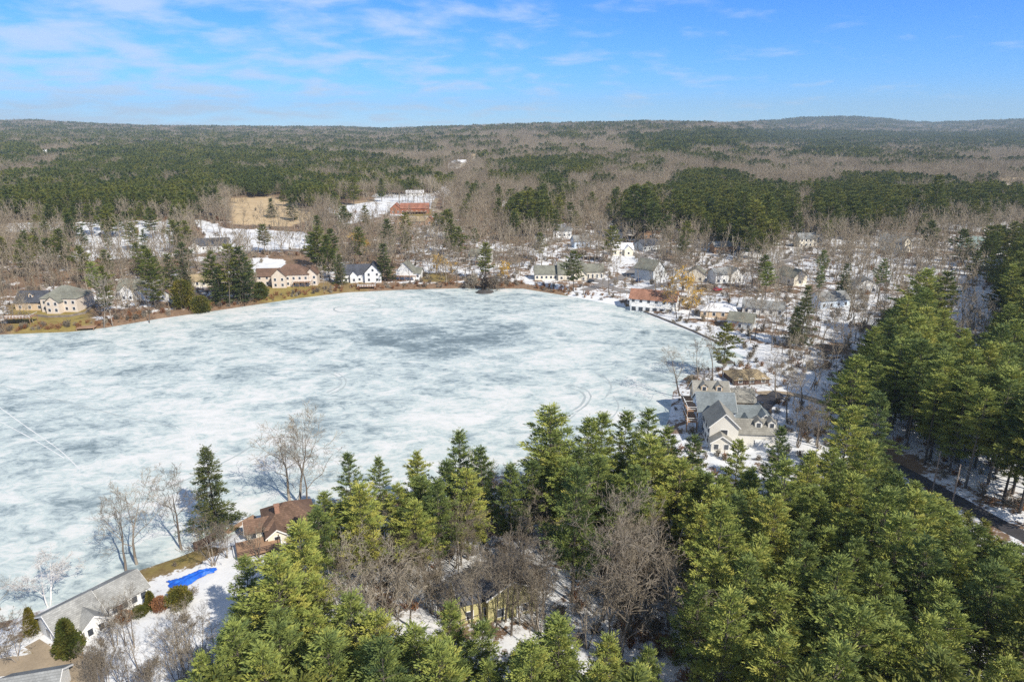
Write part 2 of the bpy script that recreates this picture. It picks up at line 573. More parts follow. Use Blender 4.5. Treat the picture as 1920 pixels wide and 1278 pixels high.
def mat_ground():
    t = NT('ground_cover', 0.95)
    g = t.n.new('ShaderNodeVertexColor'); g.layer_name = 'cover'
    sp = t.n.new('ShaderNodeSeparateColor'); t.l.new(g.outputs[0], sp.inputs[0])
    snow, lawn, tan = sp.outputs[0], sp.outputs[1], sp.outputs[2]
    n_big = t.noise(0.035, 6, 0.6)
    n_mid = t.noise(0.16, 6, 0.62, dist=0.4)
    n_fin = t.noise(1.1, 5, 0.65)
    litter = t.ramp(t.mathn('ADD', t.mathn('MULTIPLY', n_mid, 0.5), t.mathn('MULTIPLY', n_fin, 0.5)),
                    [(0.30, (0.095, 0.062, 0.040)), (0.5, (0.19, 0.125, 0.08)), (0.68, (0.30, 0.21, 0.135))])
    grass = t.ramp(t.mathn('ADD', t.mathn('MULTIPLY', n_mid, 0.6), t.mathn('MULTIPLY', n_fin, 0.4)),
                   [(0.32, (0.15, 0.10, 0.035)), (0.5, (0.23, 0.18, 0.055)), (0.68, (0.30, 0.23, 0.08))])
    field = t.ramp(t.mathn('ADD', t.mathn('MULTIPLY', n_mid, 0.6), t.mathn('MULTIPLY', n_fin, 0.4)),
                   [(0.32, (0.33, 0.23, 0.12)), (0.66, (0.58, 0.45, 0.28))])
    snowc = t.ramp(n_mid, [(0.3, (0.54, 0.56, 0.59)), (0.6, (0.67, 0.672, 0.675))])
    c = t.mix(lawn, litter, grass)
    c = t.mix(tan, c, field)
    nn = t.mathn('ADD', t.mathn('ADD', t.mathn('MULTIPLY', n_big, 0.35), t.mathn('MULTIPLY', n_mid, 0.42)), t.mathn('MULTIPLY', n_fin, 0.23))
    # coverage -> threshold (noise is centred on 0.5 with a narrow spread)
    thr = t.mathn('ADD', nn, t.mathn('MULTIPLY', t.mathn('SUBTRACT', snow, 0.5), 0.42))
    m = t.range(thr, 0.485, 0.53)
    t.color(t.mix(m, c, snowc))
    t.bump(t.mathn('ADD', n_mid, t.mathn('MULTIPLY', n_fin, 0.3)), 0.5, 0.35)
    return t.m


def mat_ice():
    t = NT('lake_ice', 0.55)
    a = t.attr('melt').outputs['Fac']
    mp = t.n.new('ShaderNodeMapping'); t.l.new(t.obj(), mp.inputs[0]); mp.inputs['Scale'].default_value = (0.66, 1.0, 1.0); mp.inputs['Rotation'].default_value = (0, 0, 0.16)
    v = mp.outputs[0]
    n1 = t.noise(0.022, 8, 0.62, v, 0.9)
    n2 = t.noise(0.10, 8, 0.70, v, 0.8)
    n3 = t.noise(0.36, 7, 0.76, v, 0.9)
    n = t.mathn('ADD', t.mathn('ADD', t.mathn('MULTIPLY', n1, 0.28), t.mathn('MULTIPLY', n2, 0.36)), t.mathn('MULTIPLY', n3, 0.36))
    x = t.mathn('SUBTRACT', t.mathn('ADD', t.mathn('MULTIPLY', t.mathn('SUBTRACT', n, 0.5), 3.1), 0.485), t.mathn('MULTIPLY', a, 0.26))
    c = t.ramp(x, [(0.08, (0.13, 0.17, 0.185)), (0.24, (0.225, 0.28, 0.295)), (0.36, (0.36, 0.415, 0.42)), (0.46, (0.445, 0.51, 0.495)), (0.58, (0.56, 0.575, 0.555)), (0.75, (0.63, 0.625, 0.605))])
    t.color(c)
    t.bump(t.mathn('ADD', n2, t.mathn('MULTIPLY', n3, 0.4)), 0.25, 0.5)
    return t.m


M['ground'] = mat_ground()
M['ice'] = mat_ice()

# ------------------------------------------------------------------ ground sheet with its cover zones
SNOW = [  # (px polygon on the ground, coverage)
    ([(985, 528), (1060, 533), (1180, 560), (1192, 580), (1130, 572), (1060, 558), (985, 548)], 1.0),
    ([(1195, 585), (1300, 598), (1380, 640), (1445, 650), (1455, 695), (1350, 700), (1290, 632)], 1.0),
    ([(612, 390), (700, 378), (710, 405), (650, 422)], 1.0),
    ([(365, 410), (420, 428), (570, 436), (585, 462), (500, 468), (355, 474), (390, 445)], 1.0),
    ([(470, 484), (535, 488), (525, 506), (475, 510)], 1.0),
    ([(20, 418), (330, 412), (330, 430), (20, 436)], 0.85),
    ([(140, 432), (330, 432), (330, 480), (140, 490)], 0.75),
    ([(700, 362), (815, 362), (815, 410), (700, 400)], 0.7),
    ([(1480, 585), (1600, 585), (1590, 640), (1480, 640)], 0.9),
    ([(1780, 540), (1900, 540), (1900, 605), (1780, 605)], 0.9),
    ([(1400, 690), (1620, 700), (1620, 850), (1440, 850)], 0.72),
    ([(150, 1085), (440, 1030), (440, 1300), (150, 1300)], 0.74),
    ([(0, 1180), (140, 1180), (190, 1278), (0, 1290)], 0.5),
    ([(780, 400), (1000, 470), (980, 535), (740, 535)], 0.5),
    ([(1000, 420), (1480, 420), (1560, 640), (1250, 600), (1000, 520)], 0.53),
    ([(1600, 800), (1700, 850), (1830, 915), (2000, 1000), (2000, 1085), (1830, 1000), (1700, 925), (1600, 870)], 0.44),
    ([(1740, 395), (1920, 395), (1920, 440), (1740, 430)], 0.6),
]
LAWN = [
    ([(20, 570), (160, 570), (175, 622), (20, 628)], 1.0),
    ([(490, 538), (595, 530), (605, 560), (480, 570)], 1.0),
    ([(255, 1068), (390, 1020), (385, 1050), (300, 1078), (262, 1098)], 1.0),
    ([(0, 1175), (160, 1215), (190, 1300), (0, 1300)], 0.55),
    ([(600, 528), (700, 522), (690, 552), (600, 556)], 0.5),
    ([(755, 392), (810, 392), (810, 405), (755, 405)], 0.9),
    ([(790, 512), (840, 512), (840, 528), (790, 528)], 0.8),
    ([(1060, 548), (1190, 575), (1190, 584), (1060, 562)], 0.6),
]
TAN = [
    ([(430, 372), (510, 368), (600, 405), (545, 425), (435, 420)], 1.0),
    ([(620, 385), (780, 362), (800, 375), (640, 396)], 0.5),
    ([(0, 1230), (120, 1240), (170, 1300), (0, 1300)], 0.5),
]


def build_ground():
    X, Y, Z = GXX.ravel(), GYY.ravel(), GZ.ravel()
    px, py, dep = proj(X, Y, np.maximum(Z, 0))
    ok = dep > 5
    px = np.where(ok, px, -9999); py = np.where(ok, py, -9999)
    dd = np.hypot(X, Y)
    n = 3.0 * fbm(X / 15, Y / 15, 41, 3)
    snow = np.interp(dd, [0, 170, 260, 420, 560, 800, 1500], [0.60, 0.60, 0.5, 0.40, 0.34, 0.18, 0.12])
    snow = np.where((X > 60) & (dd < 560), np.maximum(snow, 0.56), snow)
    lawn = np.zeros_like(snow); tan = np.zeros_like(snow)
    for arr, zones in ((snow, SNOW), (lawn, LAWN), (tan, TAN)):
        for poly, v in zones:
            m = inpoly(poly, px + 0.9 * n, py + 0.35 * n)
            arr[m] = v
    lawn_m = (lawn > 0.7); snow[lawn_m] = np.minimum(snow[lawn_m], 0.12)
    snow[tan > 0.8] = 0.1
    # bare brown banks just above the ice, facing the sun
    sd = polydist(LAKE, X, Y)
    bank = (sd < 7) & (Y > 230) & (X < 30)
    snow[bank] *= 0.25
    # soften
    def soft(a):
        A = a.reshape(GXX.shape).copy()
        for _ in range(1):
            A[1:-1, 1:-1] = (A[1:-1, 1:-1] * 2 + A[:-2, 1:-1] + A[2:, 1:-1] + A[1:-1, :-2] + A[1:-1, 2:]) / 6
        return A.ravel()
    snow, lawn, tan = soft(snow), soft(lawn), soft(tan)
    ny, nx = GXX.shape
    idx = np.arange(ny * nx).reshape(ny, nx)
    Q = np.stack([idx[:-1, :-1].ravel(), idx[:-1, 1:].ravel(), idx[1:, 1:].ravel(), idx[1:, :-1].ravel()], 1)
    me = np_mesh('ground', np.stack([X, Y, Z], 1), [Q], [M['ground']], smooth=True)
    ca = me.color_attributes.new('cover', 'FLOAT_COLOR', 'POINT')
    ca.data.foreach_set('color', np.stack([snow, lawn, tan, np.ones_like(snow)], 1).astype(np.float32).ravel())
    o = link('ground', me)
    tag(o, kind='structure')


build_ground()

# ------------------------------------------------------------------ lake ice
MELT = [  # px, py, half-width px, half-height px, strength
    (850, 640, 120, 34, 1.0), (740, 630, 70, 22, 0.7), (900, 610, 80, 14, 0.7), (560, 640, 90, 12, 0.35), (450, 610, 110, 10, 0.4), (620, 690, 40, 18, 0.6),
    (470, 705, 80, 10, 0.5), (840, 735, 60, 14, 0.55), (940, 690, 60, 16, 0.5), (60, 775, 60, 30, 0.55), (130, 820, 80, 26, 0.6), (80, 880, 90, 25, 0.35), (620, 790, 40, 12, 0.5),
    (690, 815, 60, 14, 0.45), (700, 745, 40, 12, 0.4), (250, 690, 60, 10, 0.35), (60, 945, 70, 14, 0.4), (110, 975, 50, 10, 0.3), (1230, 715, 40, 22, 0.5), (1000, 600, 80, 12, 0.3), (300, 800, 90, 14, 0.3),
    (200, 650, 120, 9, 0.3), (1060, 650, 60, 14, 0.2), (250, 1060, 80, 12, 0.35), (480, 840, 50, 10, 0.3), (905, 560, 50, 12, 0.6), (1150, 740, 50, 16, 0.25)]


def build_ice():
    xs = np.arange(-420, 190, 3.0); ys = np.arange(70, 440, 3.0)
    XX, YY = np.meshgrid(xs, ys); X, Y = XX.ravel(), YY.ravel()
    px, py, _ = proj(X, Y, np.zeros_like(X))
    n = fbm(X / 30, Y / 22, 77, 4)
    m = np.zeros_like(X)
    for a, b, w, h, s in MELT:
        r = ((px - a) / w) ** 2 + ((py - b) / h) ** 2
        m = m + s * np.exp(-r * 0.9) * (0.95 + 1.3 * n)
    m = np.clip(m, -0.2, 1.1)
    ny, nx = XX.shape
    idx = np.arange(ny * nx).reshape(ny, nx)
    Q = np.stack([idx[:-1, :-1].ravel(), idx[:-1, 1:].ravel(), idx[1:, 1:].ravel(), idx[1:, :-1].ravel()], 1)
    me = np_mesh('lake_ice', np.stack([X, Y, 0 * X], 1), [Q], [M['ice']], smooth=True)
    at_ = me.attributes.new('melt', 'FLOAT', 'POINT'); at_.data.foreach_set('value', m.astype(np.float32))
    tag(link('lake_ice', me), kind='structure')


build_ice()


def ribbon(name, pts, width, mat, lift=0.05, kind='structure', step=2.5, zmin=None, closed=False, jit=0.0, cross=3):
    """a strip laid along ground points, following the ground"""
    P = [np.array(p, float) for p in pts]
    if closed: P = P + [P[0]]
    # smooth resample (Catmull-Rom)
    out = []
    n = len(P)
    for i in range(n - 1):
        p0 = P[i - 1] if i > 0 else (P[-2] if closed else P[0]); p1, p2 = P[i], P[i + 1]
        p3 = P[i + 2] if i + 2 < n else (P[1] if closed else P[-1])
        k = max(2, int(np.linalg.norm(p2 - p1) / step))
        for j in range(k):
            t = j / k
            out.append(0.5 * ((2 * p1) + (-p0 + p2) * t + (2 * p0 - 5 * p1 + 4 * p2 - p3) * t * t + (-p0 + 3 * p1 - 3 * p2 + p3) * t ** 3))
    out.append(P[-1])
    C = np.array(out)
    T = np.gradient(C, axis=0); T /= np.linalg.norm(T, axis=1)[:, None] + 1e-9
    N = np.stack([-T[:, 1], T[:, 0]], 1)
    rng = np.random.default_rng(len(C))
    ws = np.full(len(C), width) * (1 + jit * rng.uniform(-1, 1, len(C)))
    V = []
    for k in range(cross + 1):
        q = C + N * (ws * (k / cross - 0.5))[:, None]
        z = hz(q[:, 0], q[:, 1])
        if zmin is not None: z = np.maximum(z, zmin)
        V.append(np.stack([q[:, 0], q[:, 1], z + lift], 1))
    V = np.stack(V, 1)
    m, c = V.shape[:2]
    idx = np.arange(m * c).reshape(m, c)
    Q = np.stack([idx[:-1, :-1].ravel(), idx[1:, :-1].ravel(), idx[1:, 1:].ravel(), idx[:-1, 1:].ravel()], 1)[:, ::-1]
    o = link(name, np_mesh(name, V.reshape(-1, 3), [Q], [mat], smooth=True))
    tag(o, kind=kind)
    return o


# marks on the ice: sledge and vehicle tracks, the outline of a rink
def icepts(px): return [on_plane(a, b) for a, b in px]


ribbon('ice_rink_outline', icepts([(626, 578), (650, 573), (700, 568), (714, 573), (700, 579), (650, 585), (632, 584)]), 0.9, M['track'], 0.02, zmin=0, closed=True)
for pts, w in (([(588, 697), (620, 700), (640, 712), (636, 724), (612, 736)], 0.5), ([(590, 692), (625, 696), (648, 711), (642, 728), (616, 740)], 0.5),
               ([(1068, 722), (1095, 728), (1108, 742), (1098, 760), (1080, 772)], 0.6), ([(1060, 726), (1086, 732), (1097, 744), (1088, 760), (1072, 770)], 0.6),
               ([(1120, 700), (1140, 712), (1146, 728), (1135, 745)], 0.5),
               ([(0, 722), (120, 752), (230, 780), (330, 800)], 0.3), ([(300, 920), (380, 885), (450, 850), (490, 822)], 0.5), ([(460, 690), (520, 692), (590, 696)], 0.35),
               ([(520, 770), (560, 752), (650, 748), (760, 756)], 0.25), ([(1150, 742), (1160, 760), (1150, 780), (1120, 800)], 0.4), ([(1010, 830), (1050, 800), (1080, 775)], 0.4)):
    ribbon('ice_track', icepts(pts), w, M['track'], 0.012, zmin=0, jit=0.4)
for pts, w in (([(0, 684), (80, 705), (160, 728)], 0.5), ([(0, 764), (50, 800), (110, 842), (150, 880)], 0.5), ([(0, 790), (60, 822), (120, 858)], 0.45), ([(330, 800), (345, 812), (360, 830)], 0.4)):
    ribbon('ice_track', icepts(pts), w * 0.5, M['track_l'], 0.012, zmin=0, jit=0.4)


ROAD_E = [(1640, 856), (1700, 886), (1760, 919), (1830, 958), (1890, 990), (1990, 1042)]


def gpts(px): return [at(a, b) for a, b in px]


ribbon('driveway', gpts([(1404, 800), (1418, 775), (1428, 756), (1448, 742), (1440, 738)]), 7.0, M['asphalt'], 0.10)
ribbon('driveway', gpts([(1420, 738), (1455, 736), (1500, 742), (1545, 757), (1585, 778)]), 3.4, M['drive'], 0.09)
ribbon('road', gpts(ROAD_E), 4.0, M['asphalt'], 0.10)
ribbon('road', gpts([(1095, 545), (1130, 533), (1165, 520), (1190, 505), (1205, 485), (1170, 470), (1120, 462)]), 5.5, M['road'], 0.10)
ribbon('road', gpts([(1130, 533), (1180, 548), (1220, 540), (1300, 520), (1420, 505), (1520, 480), (1640, 470)]), 5.0, M['road'], 0.12)
ribbon('road', gpts([(1205, 485), (1230, 470), (1330, 462), (1430, 455)]), 5.0, M['road'], 0.11)
ribbon('driveway', gpts([(1070, 520), (1100, 524), (1140, 530)]), 7.0, M['road'], 0.13)
ribbon('driveway', gpts([(820, 372), (812, 390), (830, 402), (825, 425)]), 4.5, M['drive'], 0.1)
ribbon('driveway', gpts([(-40, 1255), (30, 1247), (90, 1238), (135, 1256), (160, 1300)]), 4.2, M['drive'], 0.08)
ribbon('path', gpts([(60, 1205), (85, 1222), (110, 1240)]), 2.2, M['drive'], 0.06)
ribbon('road', gpts([(360, 500), (420, 478), (470, 472), (560, 470), (600, 490)]), 5.0, M['road'], 0.1)

# ------------------------------------------------------------------ tree generators


def tubes(P0, P1, R0, R1, n):
    D = P1 - P0; L = np.linalg.norm(D, axis=1)[:, None] + 1e-9; D = D / L
    ref = np.where(np.abs(D[:, 2:3]) < 0.9, np.array([[0, 0, 1.0]]), np.array([[1.0, 0, 0]]))
    A = np.cross(D, ref); A /= np.linalg.norm(A, axis=1)[:, None] + 1e-9
    B = np.cross(D, A)
    ang = 2 * np.pi * np.arange(n) / n
    ring = A[:, None, :] * np.cos(ang)[None, :, None] + B[:, None, :] * np.sin(ang)[None, :, None]
    V = np.concatenate([P0[:, None] + ring * R0[:, None, None], P1[:, None] + ring * R1[:, None, None]], 1)
    N = len(P0)
    k = np.arange(n)
    q = np.stack([k, (k + 1) % n, (k + 1) % n + n, k + n], 1)
    F = (q[None] + (np.arange(N) * 2 * n)[:, None, None]).reshape(-1, 4)
    return V.reshape(-1, 3), F


def blades(P, D, L, Wd, rng):
    """kite-shaped leaf sprays from P along D"""
    N = len(P)
    S = np.cross(D, rng.normal(size=(N, 3))); S /= np.linalg.norm(S, axis=1)[:, None] + 1e-9
    mid = P + D * (L * 0.55)[:, None]
    V = np.stack([P, mid + S * Wd[:, None], P + D * L[:, None], mid - S * Wd[:, None]], 1)
    F = np.arange(N * 4).reshape(N, 4)
    return V.reshape(-1, 3), F


def norm(a): return a / (np.linalg.norm(a, axis=-1, keepdims=True) + 1e-9)


PLUME = {0: (0.70, 36, 0.70), 1: (0.92, 22, 0.95)}
LODS = {0: (1.02, 0.20, 1, 0.48, 0.062), 1: (1.2, 0.32, 1, 0.72, 0.115), 2: (1.4, 0.75, 4, 1.15, 0.22), 3: (2.0, 1.3, 4, 1.7, 0.42)}


def pine_parts(seed, H=20.0, R=3.6, cb=0.28, kind='pine', lod=0):
    """trunk (V,F,tint) and crown (V,F,tint)"""
    rng = np.random.default_rng(seed)
    step, tstep, nbl, bl, bw = LODS[lod]
    lean = rng.normal(0, 0.012, 2)
    ph = rng.uniform(0, 6.28, 4)
    P, D, T = [], [], []
    b0, b1, br = [], [], []
    z = cb * H
    while z < H * 0.985:
        t = (z / H - cb) / (1 - cb)
        if kind == 'pine':
            prof = np.interp(t, [0, 0.12, 0.3, 0.5, 0.7, 0.85, 0.95, 1], [0.62, 0.95, 1.0, 0.80, 0.54, 0.33, 0.17, 0.05])
            elev = np.interp(t, [0, 0.4, 0.8, 1], [-0.06, 0.10, 0.42, 0.95]); nb = int(rng.integers(5, 8)); up = 0.14
        else:
            prof = max(0.05, (1 - t) ** 0.85); elev = np.interp(t, [0, 0.6, 0.9, 1], [-0.20, 0.02, 0.35, 0.9]); nb = int(rng.integers(5, 8)); up = 0.18
        if lod >= 2: nb = max(4, nb - 1)
        a0 = rng.uniform(0, 6.28)
        whorl = rng.uniform(0.78, 1.12)
        for k in range(nb):
            az = a0 + 6.28 * k / nb + rng.normal(0, 0.25)
            irr = 0.18 if kind == 'spruce' else 0.36
            L = R * prof * whorl * rng.uniform(1 - irr, 1 + irr * 0.6) * (1 + 0.16 * math.sin(2 * az + ph[0] + z * 0.35) + 0.10 * math.sin(3 * az + ph[1] - z * 0.6))
            if kind == 'pine' and rng.random() < 0.10 and t < 0.8: L *= 0.4
            L = max(L, 0.3)
            e = elev + rng.normal(0, 0.09)
            h = np.array([math.cos(az), math.sin(az), 0]); side = np.array([-h[1], h[0], 0])
            base = np.array([lean[0] * z, lean[1] * z, z + rng.normal(0, 0.12)])
            n = max(2, int(L / tstep))
            s = np.linspace(0.30 if kind == 'pine' else 0.16, 1.0, n) + rng.normal(0, 0.03, n)
            bt = rng.uniform(0, 1)
            spine = base + h * (L * s * math.cos(e))[:, None] + np.array([0, 0, 1.0]) * (L * s * math.sin(e) + up * L * s * s)[:, None]
            b0.append(base); b1.append(base + h * L * 0.9 * math.cos(e) + np.array([0, 0, L * 0.9 * math.sin(e) + up * L * 0.81])); br.append(0.018 * L + 0.012)
            wmax = 0.42 * L * np.sin(np.clip(s, 0.05, 1) * 2.6) + 0.12
            if lod <= 1 and kind != 'cedar':
                # foliage sits in separate plumes along the outer branch, with open gaps between them
                npl = max(1, int(round(L / PLUME[lod][0])))
                q = (np.arange(npl) + rng.uniform(0.35, 1.0, npl)) / npl
                q = 0.30 + 0.70 * q if kind == 'pine' else 0.15 + 0.85 * q
                off = rng.uniform(-1, 1, npl) * 0.36 * L * np.sin(np.clip(q, 0.05, 1) * 2.7)
                c = base + h * (L * q * math.cos(e))[:, None] + np.array([0, 0, 1.0]) * (L * q * math.sin(e) + up * L * q * q)[:, None] + side * off[:, None]
                for cc in c:
                    m = PLUME[lod][1]
                    pr = PLUME[lod][2] * rng.uniform(0.75, 1.3)
                    w = rng.normal(size=(m, 3)); w /= np.linalg.norm(w, axis=1)[:, None]
                    w[:, 2] = np.abs(w[:, 2]) * 0.9 - 0.15
                    rad = rng.uniform(0.1, 1.0, m)[:, None] * pr
                    p = cc + h * (w[:, 0:1] * rad * 1.15) + side * (w[:, 1:2] * rad * 0.62) + np.array([0, 0, 1.0]) * (w[:, 2:3] * rad * 0.34 + w[:, 0:1] * rad * (math.sin(e) + up))
                    P.append(p); D.append(norm(h * (0.75 + 0.5 * w[:, 0:1]) + side * (w[:, 1:2] * 0.75) + np.array([0, 0, 1.0]) * (w[:, 2:3] * 0.5 + (0.42 if kind == 'pine' else 0.12)))); T.append(np.full(m, np.clip(bt * 0.55 + rng.uniform(0, 0.45), 0, 1)) + rng.normal(0, 0.06, m))
            else:
                for q in range(2):
                    off = rng.uniform(-1, 1, n) * wmax
                    p = spine + side * off[:, None] + rng.normal(0, 1, (n, 3)) * np.array([0.10 + 0.02 * L, 0.10 + 0.02 * L, 0.07])
                    d = norm(h * 0.75 + side * (off / (wmax + 1e-6) * 0.6)[:, None] + np.array([0, 0, 0.42 if kind == 'pine' else 0.05]) + rng.normal(0, 0.18, (n, 3)))
                    P.append(p); D.append(d); T.append(np.clip(bt * 0.5 + rng.uniform(0, 0.5, n), 0, 1))
        z += step * rng.uniform(0.8, 1.2) * (1.0 if t < 0.8 else 0.75)
    # leader
    P.append(np.array([[lean[0] * H, lean[1] * H, H - 0.35 * k] for k in range(4)])); D.append(np.tile([0, 0, 1.0], (4, 1))); T.append(np.full(4, 0.5))
    P, D, T = np.concatenate(P), np.concatenate(D), np.concatenate(T)
    P = np.repeat(P, nbl, 0); D = np.repeat(D, nbl, 0); T = np.repeat(T, nbl)
    N = len(P)
    D = norm(D + rng.normal(0, 0.2 if lod <= 1 else 0.42, (N, 3)))
    V, F = blades(P + rng.normal(0, 0.05, (N, 3)), D, bl * rng.uniform(0.7, 1.25, N), bw * rng.uniform(0.7, 1.3, N), rng)
    tint = np.repeat(T, 4)
    # trunk
    zs = np.linspace(-0.6, H * 0.97, 9)
    r = np.interp(zs, [0, H], [0.009 * H + 0.05, 0.02])
    C = np.stack([lean[0] * zs, lean[1] * zs, zs], 1)
    tv, tf = tubes(C[:-1], C[1:], r[:-1], r[1:], 7 if lod < 2 else 4)
    bv, bf = tubes(np.array(b0), np.array(b1), np.array(br), np.array(br) * 0.3, 3)
    if lod >= 2: TV, TF = tv, tf
    else: TV, TF = np.concatenate([tv, bv]), np.concatenate([tf, bf + len(tv)])
    return (TV, TF, np.full(len(TV), rng.uniform(0.2, 0.8))), (V, F, tint)


def bare_parts(seed, H=15.0, spread=0.55, lod=0, stems=1, fork=0.34, twig=0.014, droop=0.0):
    """trunk with limbs, and crown of twigs"""
    rng = np.random.default_rng(seed)
    S = {0: [], 1: []}
    counts = {0: (6, 6, 6, 4), 1: (5, 4, 4, 3), 2: (5, 4, 3, 0), 3: (4, 4, 0, 0)}[lod]
    rmin = twig * {0: 1, 1: 1.7, 2: 3.6, 3: 5.0}[lod]

    def grow(p, d, L, r, lev, rend):
        nseg = (5, 4, 3, 2, 2)[lev]
        if lod >= 2 and lev > 0: nseg = 2
        pts = [p]
        for i in range(nseg):
            wob = (0.07, 0.2, 0.24, 0.26, 0.28)[lev]
            d = d + rng.normal(0, wob, 3); d[2] += (0.05, 0.10, 0.07, 0.03, 0.0)[lev] - droop * lev * 0.12
            d = d / np.linalg.norm(d)
            q = p + d * (L / nseg)
            f0, f1 = i / nseg, (i + 1) / nseg
            S[0 if lev < 2 else 1].append((p, q, max(rmin, r + (rend - r) * f0), max(rmin * 0.8, r + (rend - r) * f1)))
            p = q; pts.append(p)
        if lev < 4 and counts[lev] > 0:
            nb = counts[lev] + int(rng.integers(-1, 2))
            for k in range(nb):
                f = fork + (1 - fork) * (k + rng.uniform(0.1, 0.9)) / nb if lev == 0 else 0.22 + 0.78 * (k + rng.random()) / nb
                x = f * nseg; i = min(int(x), nseg - 1)
                b = pts[i] + (pts[i + 1] - pts[i]) * (x - i)
                ax = norm(pts[i + 1] - pts[i])
                az = rng.uniform(0, 6.28) if lev else k * 2.4 + rng.normal(0, 0.4)
                a = norm(np.cross(ax, [math.cos(az), math.sin(az), 0.13])); 
                ang = spread * rng.uniform(0.7, 1.35) * (1.25 if lev else 1.0) * (1.15 - 0.35 * f)
                nd = norm(ax * math.cos(ang) + a * math.sin(ang))
                ll = L * (rng.uniform(0.5, 0.72) * (1.12 - 0.45 * f) if lev == 0 else rng.uniform(0.38, 0.62) * (1.15 - 0.45 * f))
                rr = (r + (rend - r) * f) * rng.uniform(0.45, 0.62)
                grow(b, nd, ll, rr, lev + 1, rr * 0.3)
    for s in range(stems):
        az = 6.28 * s / max(1, stems) + rng.uniform(0, 1)
        tilt = 0.05 if stems == 1 else rng.uniform(0.08, 0.3)
        d = norm(np.array([math.cos(az) * tilt, math.sin(az) * tilt, 1.0]))
        hh = H * (0.86 if stems == 1 else rng.uniform(0.7, 0.9))
        p = np.array([math.cos(az), math.sin(az), 0]) * (0 if stems == 1 else 0.25); p = p - d * 0.5
        r = 0.0135 * H + 0.03
        grow(p, d, hh, r if stems == 1 else r * 0.75, 0, 0.03)
    out = []
    for k in (0, 1):
        a = S[k]
        if not a:
            out.append((np.zeros((0, 3)), np.zeros((0, 4), int), np.zeros(0))); continue
        P0 = np.array([x[0] for x in a]); P1 = np.array([x[1] for x in a]); R0 = np.array([x[2] for x in a]); R1 = np.array([x[3] for x in a])
        n = (6 if lod == 0 else 4) if k == 0 else 3
        V, F = tubes(P0, P1, R0, R1, n)
        out.append((V, F, np.repeat(rng.uniform(0, 1, len(a)), 2 * n)))
    return out


def merge(parts, mats):
    """list of (V,F,tint,mat index) -> one mesh data tuple"""
    V, F, T, I, n = [], [], [], [], 0
    for v, f, t, i in parts:
        if len(v) == 0: continue
        V.append(v); F.append(f + n); T.append(t); I.append(np.full(len(f), i)); n += len(v)
    return np.concatenate(V), np.concatenate(F), np.concatenate(T), np.concatenate(I)


def two_meshes(name, a, b, ma, mb):
    return (np_mesh(name + '_trunk', a[0], [a[1]], [ma], tint=a[2], smooth=True), np_mesh(name + '_crown', b[0], [b[1]], [mb], tint=b[2]))


PINE = {}   # variety -> list of (trunk mesh, crown mesh, height)
PSPEC = [(20, 4.3, 0.20), (20, 3.9, 0.27), (20, 4.7, 0.16), (20, 4.1, 0.33), (20, 3.6, 0.22), (20, 5.0, 0.26), (20, 4.2, 0.42)]
PINE['pine0'] = [(*two_meshes('pine', *pine_parts(11 + i, h, r, c, 'pine', 0), M['bark_pine'], M['needle']), h) for i, (h, r, c) in enumerate(PSPEC)]
PINE['pine1'] = [(*two_meshes('far_pine', *pine_parts(31 + i, h, r, c, 'pine', 1), M['bark_pine'], M['needle_far']), h) for i, (h, r, c) in enumerate(PSPEC[:6])]
PINE['spruce0'] = [(*two_meshes('spruce', *pine_parts(51 + i, 18, 4.2, 0.10, 'spruce', 0), M['bark_pine'], M['needle_dark']), 18) for i in range(2)]
PINE['spruce1'] = [(*two_meshes('far_spruce', *pine_parts(61 + i, 18, 4.0, 0.08, 'spruce', 1), M['bark_pine'], M['needle_dark']), 18) for i in range(3)]
PINE['tallpine1'] = [(*two_meshes('tall_pine', *pine_parts(71 + i, 24, 3.6, 0.55, 'pine', 0), M['bark_pine'], M['needle']), 24) for i in range(3)]
BARE = {}
BARE['oak0'] = [(*two_meshes('bare', *bare_parts(101 + i, 15, 0.62, 0, twig=0.016), M['bark'], M['twig']), 15) for i in range(5)]
BARE['oak1'] = [(*two_meshes('far_bare', *bare_parts(121 + i, 15, 0.52, 1, twig=0.018), M['bark'], M['twig']), 15) for i in range(6)]
BARE['slim0'] = [(*two_meshes('slim_bare', *bare_parts(141 + i, 15, 0.42, 0, fork=0.42, twig=0.015), M['bark'], M['twig']), 15) for i in range(3)]
BARE['multi0'] = [(*two_meshes('multi_bare', *bare_parts(151 + i, 12, 0.42, 1, stems=4, twig=0.014), M['bark'], M['twig']), 12) for i in range(3)]
BARE['birch0'] = [(*two_meshes('birch', *bare_parts(161, 12, 0.5, 0, stems=2, twig=0.02), M['bark_white'], M['bark_white']), 12)]
BARE['gold1'] = [(*two_meshes('willow', *bare_parts(171 + i, 12, 0.75, 0, fork=0.22, twig=0.055, droop=0.5), M['bark'], M['twig_gold']), 12) for i in range(2)]
BARE['pale1'] = [(*two_meshes('pale_bare', *bare_parts(181 + i, 15, 0.5, 1, twig=0.02), M['bark'], M['bark']), 15) for i in range(2)]


def place_tree(name, var, x, y, H, seed, label, cat, group=None, wide=1.0, tn='trunk', rz=None):
    pool = PINE.get(var) or BARE[var]
    rng = random.Random(seed)
    tm, cm, h = pool[rng.randrange(len(pool))]
    root = empty(name, (x, y, float(hz(x, y))), rng.uniform(0, 6.28) if rz is None else rz)
    s = H / h
    root.scale = (s * wide, s * wide, s)
    tag(root, label, cat, group)
    link('trunk', tm, root); link('crown', cm, root)
    return root

# ------------------------------------------------------------------ buildings
HOUSE_BOX = []     # ground circles kept free of trees, and photo boxes kept clear of trees in front
OV = 0.45


